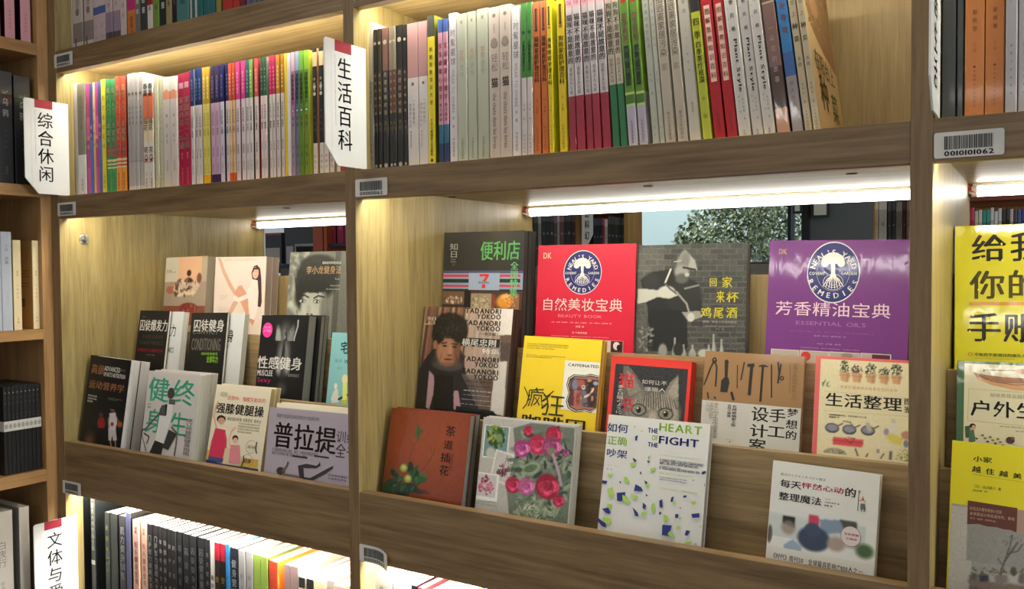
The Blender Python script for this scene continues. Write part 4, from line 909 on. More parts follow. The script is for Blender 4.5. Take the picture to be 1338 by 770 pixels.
def artC3(c):
    c.frame(260, 260, 3.85); g = lambda v: (v, v, int(v*.94))
    r = Raster(c, 0, 0, 0, 0, .0011, g(120), full=True)
    r.blobs(160, 500, 400, 80, 190, 20, [g(170), g(90), g(140), g(200), g(110)], .6, .9).rect(690, 262, 800, 720, g(86)).rect(716, 262, 800, 720, g(110))
    r.ell(590, 400, 110, 110, g(44), .25).ell(560, 480, 78, 100, g(36), .25).ell(600, 330, 90, 50, g(50), .3)
    r.ell(578, 545, 68, 110, g(172), .22).ell(556, 590, 50, 60, g(196), .8, k=.6).ell(630, 560, 22, 100, g(80), .8, k=.6)
    for x in range(500, 660, 8): r.line([(x-14, 400), (x+(x-575)*.12, 462+((x*7) % 13))], .0030, g(34+(x*3) % 14))
    r.ell(575, 440, 86, 32, g(36), .3)
    r.line([(504, 492), (530, 484), (552, 496)], .0030, g(40)).line([(578, 500), (600, 488), (630, 494)], .0030, g(40))
    for ex, ey in ((520, 514), (592, 517)): r.ell(ex, ey, 17, 10, g(110), .3).ell(ex, ey, 13, 6.5, g(214), .2).ell(ex+1, ey, 6, 7, g(26), .2).ell(ex-2, ey-3, 1.8, 2, g(240), .2).line([(ex-15, ey-5), (ex, ey-11), (ex+15, ey-3)], .0012, g(40))
    r.ell(552, 556, 12, 26, g(150), .8, k=.6).ell(546, 580, 7, 5, g(90), .5).ell(566, 582, 7, 5, g(90), .5).ell(552, 612, 26, 7, g(90), .5).line([(492, 560), (500, 620), (530, 650)], .002, g(100)).ell(660, 530, 12, 30, g(120), .5)
    r.noise(5); r.done()
    c.T('截拳道宗师的健身秘诀', 622, 315, 716, 328, g(220), 1).T('李小龙健身法', 542, 338, 716, 378, (196, 156, 112), 1).T('The Art', 684, 398, 708, 408, g(190)).T('Expressing', 662, 432, 708, 442, g(190)).T('the Human Body', 640, 450, 708, 460, g(190))
stack(3, (379.5, 329.6), (452, 328), 6, 1, .016, artC3, (96, 94, 88), 'black and white book with face close-up and gold title, beside the middle upright', GL, '', page=(170, 168, 160), width=.170, mat=M_WRAP)

def artD1(c):
    c.frame(470, 500, 2.85)
    r = Raster(c, 0, 0, 0, 0, .0013, (128, 54, 24), full=True)
    r.ell(270, 230, 150, 150, (158, 74, 34), 1.3, k=.8).ell(60, 430, 120, 120, (96, 50, 20), 1.2, k=.7).rect(0, 392, 420, 520, (98, 44, 26), .9).ell(170, 398, 80, 12, (60, 34, 30), .5).noise(2.5, 2)
    gd = [(30, 62, 30), (44, 84, 38), (24, 46, 24), (70, 104, 52)]
    r.line([(182, 302), (198, 240), (218, 215)], .0012, (110, 60, 26)).line([(232, 330), (262, 290), (276, 262)], .0012, (84, 60, 34)).line([(268, 262), (264, 248)], .001, (84, 60, 34)).line([(276, 262), (280, 246)], .001, (84, 60, 34))
    r.poly([(210, 195), (214, 156), (222, 160), (224, 178), (238, 178), (226, 192), (216, 218)], (40, 96, 40))
    for x, y, rx, ry, ro in ((120, 380, 36, 22, 20), (150, 395, 40, 24, -10), (200, 350, 26, 16, 30), (225, 362, 26, 14, 10), (130, 340, 18, 12, -30), (186, 392, 30, 18, 0), (205, 330, 20, 10, 60), (190, 318, 10, 24, 10), (235, 345, 16, 8, -10), (108, 400, 24, 14, 0)): r.ell(x, y, rx, ry, gd[int(x) % 4], .25, ro)
    r.blobs(26, 175, 360, 60, 40, 8, gd, .8)
    for x, y in ((164, 318), (180, 358)): r.ell(x, y, 14, 15, (150, 160, 70), .4).ell(x, y-2, 8, 8, (196, 196, 110), .5)
    r.done()
    for ch, b in (('茶', (323, 160, 354, 203)), ('道', (314, 213, 345, 252)), ('插', (303, 260, 336, 300)), ('花', (299, 306, 330, 350))): c.T(ch, *b, (36, 20, 14), 1)
    c.V('美味收纳时光手帖', 338, 266, 345, 330, (80, 36, 20))
stack(1, (512, 533), (615.6, 543), 12, 2, .012, artD1, (142, 62, 30), 'orange brown book titled 茶道插花 with green leaf arrangement', GM, 'the orange brown flower arranging book', page=(120, 120, 116), mat=M_WRAP, edge=(60, 60, 58))
def artD2(c):
    c.frame(470, 500, 2.85)
    r = Raster(c, 0, 0, 0, 0, .0010, (184, 180, 174), full=True)
    lf = [(84, 104, 84), (120, 134, 110), (56, 74, 58), (150, 160, 136), (40, 54, 44)]
    r.rect(466, 157, 549, 290, (225, 224, 218)).rect(470, 160, 546, 284, (110, 140, 140)).blobs(70, 508, 200, 34, 40, 8, [(70, 110, 50), (130, 150, 50), (40, 70, 40), (170, 170, 80)], .9).ell(488, 262, 18, 20, (190, 186, 176), .4)
    r.poly([(508, 248), (580, 270), (552, 388), (484, 356)], (226, 224, 220)).poly([(512, 256), (572, 274), (548, 380), (490, 352)], (196, 190, 186)).line([(550, 274), (530, 340)], .0006, (60, 60, 60)).line([(550, 274), (560, 345)], .0006, (60, 60, 60)).blobs(30, 533, 326, 24, 22, 6, [(110, 44, 66), (150, 70, 90), (60, 60, 50)], .9)
    r.rect(430, 330, 510, 444, (230, 228, 224)).rect(434, 336, 504, 430, (200, 194, 192)).blobs(50, 470, 384, 26, 34, 6, [(170, 70, 110), (190, 110, 130), (120, 40, 70), (220, 150, 160)], .9)
    r.poly([(572, 170), (640, 150), (800, 170), (800, 560), (560, 540), (548, 400), (580, 260)], (78, 90, 74), .7)
    r.blobs(200, 680, 330, 120, 180, 15, lf, .85, .4, 2.2).blobs(80, 660, 470, 90, 60, 14, [(130, 144, 118), (90, 110, 84), (170, 176, 150)], .8, .4, 2.5)
    r.blobs(40, 640, 470, 30, 50, 7, [(190, 196, 170), (150, 160, 130)], .9, .4, 3)
    def rose(x, y, rr, c1, c2):
        r.ell(x, y, rr, rr*1.1, c2, .2)
        lt = tuple(min(255, int(v*1.25+22)) for v in c1); dk2 = tuple(int(v*.72) for v in c2)
        for k in range(9):
            q = rr*(.62-.03*k); t_ = k*2.4; d_ = rr*(.42-.045*k)
            r.ell(x+d_*math.cos(t_), y+d_*math.sin(t_), q, q*.8, (lt, c1, c2)[k % 3], .35, t_*57, .85)
            r.line([(x+d_*math.cos(t_)+q*.7*math.cos(t_+j), y+d_*math.sin(t_)+q*.6*math.sin(t_+j)) for j in (-.8, -.3, .2, .7)], .0007, dk2, .8)
        r.line([(x-rr*.5, y), (x-rr*.1, y-rr*.4), (x+rr*.4, y-rr*.1), (x+rr*.1, y+rr*.4)], .0008, tuple(int(v*.7) for v in c2))
    PK, PD, MG, MD = (214, 54, 96), (170, 26, 62), (200, 96, 160), (158, 56, 118)
    rose(628, 180, 17, PK, PD); rose(722, 196, 30, (206, 44, 80), PD); rose(662, 232, 34, (212, 60, 100), (180, 36, 76)); rose(604, 246, 30, MG, MD); rose(716, 240, 36, (190, 90, 140), (140, 60, 100)); rose(570, 382, 28, PK, PD); rose(620, 388, 30, MG, (180, 90, 140)); rose(698, 388, 44, (204, 50, 84), (150, 22, 52)); rose(768, 262, 12, MG, MD); rose(740, 440, 22, PK, PD)
    r.ell(714, 258, 14, 16, (120, 130, 100), .4).line([(720, 270), (740, 330), (750, 380)], .0045, (176, 150, 168)).ell(640, 320, 34, 24, (150, 164, 130), .4, 20).ell(636, 320, 26, 14, (90, 110, 84), .4, 20)
    r.noise(6); r.done()
    c.T('花艺手作 美丽生活', 430, 446, 510, 464, (90, 86, 84)).line([(430, 442), (508, 448)], .0004, (90, 86, 84))
stack(1, (632, 545), (752, 557), 11, 3, .0065, artD2, (200, 196, 190), 'grey flower book with pink rose bouquet and three small photos', GM, 'the grey flower book with pink roses', page=(196, 194, 188), mat=M_WRAP)
def artD3(c):
    c.frame(770, 530, 3.85); NV = (34, 48, 122); LG = (166, 206, 84)
    c.T('如何', 92, 86, 192, 142, NV, 1).T('正确', 92, 150, 188, 206, LG, 1).T('吵架', 88, 214, 188, 270, (80, 90, 150), 1)
    c.T('THE', 296, 112, 346, 142, NV, 1).T('HEART', 354, 86, 568, 150, LG, 1).T('OF', 316, 148, 346, 178, LG, 1).T('THE', 295, 184, 346, 212, NV, 1).T('FIGHT', 352, 152, 552, 214, NV, 1)
    c.T('直面问题，解决焦虑，', 354, 226, 560, 250, LG, 1).T('让你更好理解亲密关系', 354, 250, 558, 272, LG, 1)
    c.T("A COUPLE'S GUIDE TO FIFTEEN COMMON FIGHTS,", 354, 282, 576, 292, (60, 70, 110), 1).T('WHAT THEY REALLY MEAN, AND HOW THEY', 354, 295, 550, 304, (60, 70, 110), 1).T('CAN BRING YOU CLOSER', 354, 307, 460, 316, (60, 70, 110), 1).T('BY JUDITH WRIGHT, EDD & BOB WRIGHT, EDD', 352, 320, 556, 330, (60, 70, 110), 1)
    c.T('专家 两性关系心理学经典作品', 352, 342, 520, 356, LG).T('为何争吵不断又为何有人越吵越爱', 352, 362, 492, 376, (60, 70, 130), 1).T('亲密关系中的争吵模式与真实需求', 352, 374, 492, 388, (60, 70, 130), 1).T('你可以学会正确吵架', 352, 387, 440, 400, (60, 70, 130), 1).T('让爱情长久的秘诀 与幸福美满的婚姻', 352, 420, 546, 438, LG)
    c.T('著 朱迪丝 莱特', 92, 284, 168, 294, (90, 90, 120)).T('鲍勃 莱特', 90, 298, 150, 308, (90, 90, 120)).T('陈 译', 88, 316, 116, 326, (90, 90, 120)).T('中信', 530, 690, 540, 718, (60, 60, 80))
    sh = [(NV, [(232, 155), (246, 150), (240, 178), (232, 175)]), (NV, [(226, 104), (232, 108), (228, 112)]), (LG, [(258, 132), (270, 124), (266, 134)]), (NV, [(220, 262), (240, 278), (232, 286), (222, 276)]), (LG, [(206, 292), (224, 284), (236, 296), (230, 308), (210, 310)]), (NV, [(290, 278), (308, 280), (300, 290)]), (LG, [(296, 260), (310, 250), (300, 276)]), (LG, [(306, 320), (332, 310), (336, 324), (312, 334)]), (NV, [(62, 376), (92, 380), (86, 396), (64, 392)]), (NV, [(256, 336), (262, 332), (264, 348), (257, 346)]), (LG, [(176, 360), (190, 358), (204, 382), (196, 396), (180, 384)]), (NV, [(278, 376), (296, 388), (294, 400), (284, 396)]), (LG, [(296, 386), (304, 402), (290, 416), (284, 404)]), (NV, [(234, 396), (262, 412), (272, 432), (226, 430)]), (LG, [(92, 420), (118, 410), (122, 462), (104, 464)]), (NV, [(140, 440), (184, 436), (180, 460), (164, 482), (142, 480)]), (LG, [(168, 450), (190, 460), (208, 490), (192, 496), (170, 478)]), (LG, [(212, 444), (246, 456), (238, 474), (214, 462)]), (LG, [(98, 342), (122, 346), (112, 360), (96, 354)]), (NV, [(284, 444), (296, 452), (290, 460)]), (LG, [(92, 494), (118, 496), (112, 516), (90, 514)]), (NV, [(66, 520), (96, 514), (108, 536), (104, 546), (84, 540)]), (NV, [(272, 488), (288, 504), (280, 524), (270, 516)]), (NV, [(220, 512), (246, 540), (250, 558), (232, 556)]), (LG, [(316, 496), (328, 490), (332, 530), (320, 544), (312, 520)]), (LG, [(264, 536), (292, 538), (288, 552), (262, 558)]), (LG, [(70, 560), (108, 568), (114, 592), (98, 596), (70, 580)]), (NV, [(46, 566), (84, 594), (86, 614), (64, 606), (46, 584)]), (NV, [(354, 480), (370, 472), (370, 516), (356, 512)]), (NV, [(356, 534), (366, 540), (360, 550), (352, 548)]), (LG, [(376, 548), (398, 556), (400, 576), (376, 584)]), (NV, [(416, 462), (428, 458), (422, 486), (410, 484)]), (NV, [(476, 454), (492, 452), (490, 464), (474, 464)]), (LG, [(426, 478), (438, 488), (432, 500), (422, 496)]), (NV, [(434, 546), (452, 548), (448, 568), (434, 566)]), (LG, [(454, 562), (466, 566), (456, 576)]), (LG, [(512, 484), (536, 482), (540, 494), (524, 502)]), (NV, [(454, 512), (466, 516), (460, 520)]), (NV, [(516, 546), (556, 542), (556, 564), (520, 566)]), (NV, [(370, 600), (418, 604), (404, 656), (368, 652)]), (LG, [(408, 630), (432, 662), (424, 668), (396, 648)]), (LG, [(444, 602), (458, 610), (450, 628), (438, 620)]), (NV, [(490, 628), (510, 632), (496, 656), (482, 652)]), (LG, [(482, 690), (520, 684), (508, 706), (480, 704)]), (NV, [(568, 334), (594, 330), (594, 344), (570, 350)]), (NV, [(580, 392), (592, 398), (590, 410), (582, 404)]), (LG, [(556, 606), (568, 604), (564, 616)]), (NV, [(96, 636), (108, 636), (104, 644)]), (NV, [(522, 374), (530, 376), (526, 382)]), (NV, [(154, 380), (164, 384), (160, 396)])]
    for col, p in sh: c.poly(p, col)
stack(1, (795.5, 541.7), (928.4, 554.7), 13, 1, .014, artD3, (214, 214, 212), 'white book THE HEART OF THE FIGHT with navy and lime paper scraps', GM, '', page=(200, 200, 196), mat=M_WRAP)
def artD4(c):
    c.frame(980, 590, 4.278)
    g = lambda v: (v, v, v)
    r = Raster(c, 92, 300, 740, 1000, .0012, (222, 222, 220))
    r.rect(80, 330, 640, 560, (196, 204, 204)).ell(330, 350, 260, 30, (214, 218, 216), 1.2).poly([(184, 356), (252, 372), (250, 430), (184, 400)], (22, 24, 28)).ell(214, 425, 40, 40, (150, 132, 120), .5, k=.8).poly([(328, 352), (385, 364), (388, 418), (326, 404)], (196, 60, 90)).poly([(388, 380), (500, 386), (530, 410), (520, 456), (400, 462)], (128, 146, 170)).poly([(500, 380), (600, 400), (596, 452), (530, 446)], (70, 74, 72)).ell(355, 490, 92, 70, (52, 66, 92), .25).ell(350, 440, 46, 40, (60, 74, 100), .3).poly([(190, 520), (240, 490), (290, 540), (280, 580), (190, 560)], (150, 170, 190)).ell(110, 460, 14, 50, (96, 84, 76), .4).ell(480, 520, 50, 40, (170, 150, 140), .5).ell(640, 560, 50, 40, (70, 96, 60), .6)
    r.done()
    c.T('毎日がときめく片づけの魔法', 172, 118, 424, 166, (110, 110, 108), h=16).T('每天', 170, 154, 284, 216, BK, 1).T('怦然心动', 290, 172, 522, 240, (190, 30, 76), 1).T('的', 530, 200, 592, 262, BK, 1).T('整理魔法', 162, 224, 398, 306, BK, 1)
    c.T('日本', 420, 262, 452, 276, (120, 120, 120)).T('近藤麻理惠 著', 418, 280, 500, 300, (60, 60, 60), 1).T('徐明 译', 416, 296, 460, 314, (60, 60, 60), 1)
    c.line([(610, 224), (602, 332)], .0008, (90, 80, 76)).ell(612, 226, 6, 8, (130, 110, 96)).poly([(604, 276), (622, 272), (632, 250), (640, 276), (656, 282)], (190, 110, 80)).ell(630, 284, 9, 9, (230, 200, 180)).poly([(618, 292), (642, 294), (646, 326), (616, 324)], (90, 100, 110)).line([(624, 324), (622, 336)], .0008, (80, 70, 70)).line([(638, 326), (640, 338)], .0008, (80, 70, 70))
    c.ell(563, 476, 58, 58, (216, 206, 204), 28).ell(563, 476, 58, 58, (170, 70, 80), 28, .0005).T('全彩图解', 526, 452, 610, 480, (180, 60, 80), 1).T('珍藏版', 536, 480, 598, 502, (180, 60, 80), 1)
    # belly band
    c.poly([(70, 518), (722, 640), (700, 1000), (40, 900)], (218, 216, 210)); c.T('《时代》周刊20  全球最具影响力100人之一', 120, 562, 630, 660, (60, 56, 60), 1, h=34).poly([(128, 602), (318, 634), (316, 660), (126, 626)], (150, 24, 60)).T('怦然心动整理术', 150, 608, 300, 650, (240, 200, 210), 1, h=16).T('近藤麻理惠', 330, 636, 500, 690, (170, 30, 70), 1, h=36)
stack(1, (1010.4, 601.7), (1150.6, 620.4), 12, 1, .016, artD4, (218, 218, 214), 'white hardcover 怦然心动整理魔法 with photographed socks and a round badge', GM, '', page=(226, 222, 210), hard=True, edge=(226, 222, 214), mat=M_PAPER)
def artE1(c):
    c.frame(530, 385, 4.53)
    r = Raster(c, 0, 0, 0, 0, .0010, (96, 74, 60), full=True)
    for i, x in enumerate(range(95, 560, 16)): r.line([(x, 70), (x-50, 430)], .0048, [(124, 92, 70), (84, 60, 46), (170, 140, 112), (70, 50, 42), (150, 96, 76)][i % 5], .8)
    r.ell(150, 110, 60, 60, (110, 78, 60), 1, k=.5).rect(110, 170, 200, 182, (176, 156, 128)).poly([(380, 330), (460, 300), (440, 470), (350, 440)], (150, 96, 84), .7)
    r.poly([(520, 70), (640, 80), (634, 240), (520, 240)], (206, 196, 190)).rect(560, 285, 612, 392, (78, 64, 58)).poly([(530, 400), (600, 395), (580, 720), (500, 700)], (196, 192, 186))
    r.poly([(360, 80), (560, 80), (560, 500), (340, 500), (350, 300)], (190, 176, 164), .62)
    # person: coat, scarf, face, hair
    r.poly([(60, 480), (110, 390), (165, 320), (330, 330), (360, 480), (420, 560), (430, 700), (50, 680)], (36, 32, 34)).ell(245, 400, 100, 50, (52, 48, 50), .25).ell(250, 420, 90, 34, (70, 64, 66), .3)
    r.poly([(140, 450), (168, 480), (172, 560), (140, 680), (120, 670)], (178, 140, 150)).poly([(284, 570), (312, 570), (330, 690), (284, 680)], (178, 140, 150)).poly([(172, 470), (280, 480), (282, 680), (160, 690)], (22, 20, 22)).poly([(330, 470), (420, 480), (500, 640), (420, 660)], (110, 96, 90), .7)
    r.ell(252, 330, 70, 92, (150, 104, 80), .18).ell(236, 330, 50, 80, (168, 120, 94), .8, k=.7).ell(305, 340, 22, 80, (104, 68, 54), .7, k=.7)
    r.ell(262, 180, 100, 72, (28, 24, 24), .25).ell(196, 230, 40, 62, (28, 24, 24), .3).ell(320, 220, 50, 66, (26, 22, 22), .3).blobs(90, 262, 185, 100, 75, 9, [(24, 20, 20), (50, 42, 40), (34, 30, 30)], .8).ell(176, 296, 12, 26, (150, 100, 78), .3)
    r.line([(216, 290), (244, 284)], .002, (40, 28, 26)).line([(276, 292), (306, 296)], .002, (40, 28, 26)).ell(232, 304, 14, 6, (50, 32, 28), .4).ell(290, 310, 14, 6, (50, 32, 28), .4).ell(262, 334, 11, 30, (176, 128, 100), .6).ell(260, 360, 15, 6, (110, 66, 54), .5).ell(252, 384, 26, 6, (96, 46, 44), .4).line([(214, 350), (204, 384)], .0012, (110, 70, 54)).line([(298, 356), (304, 390)], .0012, (84, 50, 40)).ell(250, 412, 40, 14, (128, 86, 66), .6, k=.6)
    r.poly([(300, 660), (520, 690), (560, 760), (290, 760)], (20, 18, 18)); r.noise(5); r.done()
    for t, b in (('TADANORI', (356, 80, 566, 112)), ('YOKOO', (424, 114, 564, 146)), ('TADANORI', (346, 150, 562, 182)), ('YOKOO', (420, 184, 560, 216)), ('TADANORI', (336, 362, 552, 394)), ('YOKOO', (410, 398, 550, 428)), ('TADANORI', (334, 434, 550, 466)), ('YOKOO', (404, 470, 548, 500))): c.T(t, *b, (22, 18, 20), 1.5, h=30)
    c.T('一本全解！', 442, 222, 560, 248, (30, 26, 26), 1).rect(330, 254, 556, 316, (32, 28, 28)).T('横尾忠则', 336, 258, 536, 314, (226, 222, 214), 1).T('特集', 454, 320, 552, 356, (226, 222, 214), 1).V('知日', 130, 130, 180, 178, (200, 180, 160), 1)
    for i in range(6): c.T(['横尾忠则 独家专访！', '横尾的平面设计历程、', '画家宣言与风格', '个性装帧的世界', '横尾忠则与他的时代', '故乡美术馆之旅'][i], 356-i*6, 508+i*27, 530-(i % 3)*12, 530+i*27, (22, 20, 20) if i < 2 else (206, 196, 190), 1)
stack(2, (555.4, 400.5), (671, 403.8), 9, 2, .011, artE1, (96, 74, 60), 'magazine with repeated black capitals and portrait of a man in dark scarf', GM, 'the magazine with the portrait of a man in a scarf', page=(60, 44, 40), edge=(40, 34, 32), mat=M_WRAP, spine_col=(40, 34, 32))
def artE2(c):
    c.frame(670, 430, 5.5)
    c.para(106, 98, 400, 164, 3, 24, (90, 84, 30)).para(98, 180, 376, 226, 2, 24, (90, 84, 30))
    c.rect(378, 225, 660, 612, (222, 220, 212)).T('CAFFEINATED', 400, 246, 620, 284, (30, 28, 30), 1).T('HOW OUR DAILY HABIT HELPS', 400, 290, 524, 298, (120, 120, 120)).T('HURTS AND HOOKS US', 400, 300, 500, 308, (120, 120, 120))
    fr_ = [(400, 350), (440, 326), (520, 332), (560, 322), (640, 340), (662, 380), (650, 440), (662, 520), (640, 580), (560, 604), (520, 590), (450, 600), (396, 570), (382, 520), (400, 460), (386, 400)]
    cx, cy = 525, 462
    for k, col in ((1.0, (40, 36, 44)), (.96, (206, 200, 190)), (.92, (40, 36, 44)), (.87, (150, 104, 92))): c.poly([(cx+(x-cx)*k, cy+(y-cy)*k) for x, y in fr_], col)
    r = Raster(c, 418, 352, 630, 572, .0011, (84, 48, 48))
    r.ell(450, 400, 24, 40, (110, 120, 150), .5).ell(490, 390, 30, 26, (160, 84, 72), .5).poly([(440, 445), (490, 440), (500, 560), (440, 560)], (170, 96, 84)).ell(510, 420, 16, 16, (214, 196, 180), .3).poly([(496, 440), (530, 440), (536, 560), (496, 560)], (96, 104, 120)).ell(552, 372, 14, 14, (190, 150, 70), .3).ell(555, 420, 30, 40, (40, 30, 34), .3).line([(580, 430), (560, 470), (520, 488)], .0034, (220, 190, 170)).ell(597, 392, 18, 14, (140, 160, 190), .3).ell(570, 510, 26, 50, (50, 36, 40), .4).ell(572, 500, 9, 20, (160, 120, 90), .4).ell(470, 500, 16, 50, (140, 70, 62), .5).blobs(50, 520, 480, 90, 90, 7, [(60, 36, 36), (140, 90, 80), (90, 60, 64), (190, 160, 140)], .6); r.done()
    c.line([(84, 415), (108, 470), (118, 500)], .0016, (50, 46, 20)).line([(72, 574), (100, 540), (118, 480), (122, 440), (224, 436)], .0018, (50, 46, 20)).line([(165, 436), (178, 424)], .0022, (50, 46, 20)).T('疯', 112, 430, 218, 570, (54, 48, 20)).line([(240, 490), (296, 446)], .0018, (50, 46, 20)).T('狂', 206, 455, 364, 640, (54, 48, 20)).T('咖啡因', 62, 606, 520, 760, (54, 48, 20), 1)
stack(2, (685.5, 438.7), (787.3, 444.5), 10, 2, .010, artE2, (226, 196, 34), 'yellow book titled 疯狂 with framed CAFFEINATED picture', GM, 'the yellow CAFFEINATED book', page=(196, 160, 90), edge=(222, 190, 40), mat=M_WRAP)
def artE3(c):
    c.frame(780, 450, 4.81)
    c.rect(118, 122, 516, 900, (46, 44, 46))
    r = Raster(c, 122, 128, 512, 700, .0010, (44, 42, 44)); g = lambda v: (v, int(v*.95), int(v*.88))
    r.poly([(168, 132), (200, 136), (250, 200), (300, 270), (330, 320), (200, 400), (150, 380), (160, 230)], g(96)).poly([(190, 160), (230, 200), (280, 290), (200, 330), (180, 240)], g(140), .7)
    r.poly([(512, 190), (460, 240), (420, 310), (400, 380), (512, 400)], g(120)).poly([(512, 210), (470, 260), (440, 320), (470, 360), (512, 330)], g(156), .8)
    r.ell(350, 430, 170, 140, g(128), .3).ell(350, 330, 60, 60, g(100), .5)
    for i in range(34): x = 250+i*7; r.line([(x+((i*13) % 7)-3, 300+abs(i-17)*3), (350+(x-350)*1.15, 390+((i*17) % 26))], .0014, g(52 if i % 2 else 176), .75)
    for i in range(14): r.line([(180+i*3, 400+i*8), (140+i*2, 420+i*9)], .001, g(200), .6).line([(480-i*2, 410+i*8), (512, 420+i*9)], .001, g(200), .6)
    for ex, ey in ((262, 412), (432, 438)): r.ell(ex, ey, 48, 38, g(40), .25).ell(ex, ey, 40, 31, g(150), .2).ell(ex, ey, 32, 27, (122, 120, 104), .25).ell(ex, ey, 15, 19, (14, 14, 14), .2).ell(ex-6, ey-10, 5, 5, g(240), .3)
    r.ell(350, 470, 26, 50, g(170), .8).noise(9); r.done()
    c.T('猫', 140, 178, 232, 282, (224, 66, 80), 1).T('书', 142, 322, 222, 428, (224, 66, 80), 1).V('ある日猫のように', 130, 250, 156, 440, (206, 202, 196), 0).T('如何让不', 284, 220, 440, 262, (196, 190, 184)).T('懂猫人', 300, 266, 430, 304, (190, 184, 178))
stack(2, (799.7, 465), (904.3, 472.5), 10, 1, .020, artE3, (212, 52, 40), 'red framed book with close-up photograph of a tabby cat face', GM, '', page=(196, 52, 40), edge=(196, 44, 36), mat=M_WRAP)
def artE4(c):
    c.frame(900, 440, 4.81); D = (44, 42, 42)
    c.line([(162, 150), (140, 190), (110, 270), (94, 305)], .0024, D).line([(162, 150), (176, 190), (172, 270), (168, 315)], .0024, D).ell(162, 150, 16, 20, D, 16, .0022)
    c.ell(238, 162, 13, 18, D).poly([(226, 160), (250, 162), (244, 262), (226, 262)], D).poly([(224, 256), (250, 258), (256, 290), (242, 352), (198, 348), (204, 276)], D)
    c.line([(306, 180), (304, 325)], .0013, D).line([(350, 160), (328, 275)], .0018, D).poly([(368, 172), (412, 168), (412, 192), (370, 192)], D).line([(396, 190), (380, 368)], .0042, D).poly([(442, 182), (470, 176), (500, 186), (498, 192), (440, 190)], D).line([(466, 190), (450, 410)], .003, D).line([(520, 175), (520, 385)], .0016, D).line([(562, 160), (568, 235), (560, 295)], .0022, D).line([(580, 172), (570, 240)], .0022, D).ell(586, 262, 14, 14, D, 16, .0014)
    c.line([(118, 350), (124, 390)], .002, D).line([(268, 348), (282, 400)], .0034, D).line([(160, 378), (170, 392)], .002, D)
    c.line([(640, 165), (634, 355)], .0005, (96, 74, 52)).V('日本十人访问家务之力', 656, 165, 674, 400, (110, 86, 62))
    c.rect(20, 392, 740, 1100, (186, 184, 178))
    c.T('设', 396, 436, 498, 540, D, 1).T('计', 386, 545, 494, 640, D, 1).T('案', 378, 636, 480, 740, D, 1).T('手', 508, 450, 606, 545, D, 1).T('工', 496, 552, 602, 645, D, 1).T('梦', 620, 450, 686, 512, D, 1).T('想', 612, 520, 682, 586, D, 1).T('的', 608, 588, 678, 652, D, 1)
    c.V('名师收纳家之作', 274, 430, 296, 570, (70, 66, 62), 1).V('自然之理物', 246, 425, 264, 510, (70, 66, 62), 1).V('手工一向十人手作品收录故事', 156, 415, 180, 640, (110, 106, 100)).V('手作的人生哲学', 132, 415, 154, 520, (120, 116, 110)).V('十年心得', 112, 412, 130, 470, (130, 126, 120)); c.T('读库 出品', 236, 644, 284, 656, (120, 116, 110)).ell(260, 662, 3, 4, D)
stack(2, (921.8, 458.7), (1051.4, 466), 10, 1, .011, artE4, (146, 112, 76), 'brown kraft book with black hand tools and white band titled 手工设计', GM, '', page=(190, 180, 160), mat=M_GLOSS)
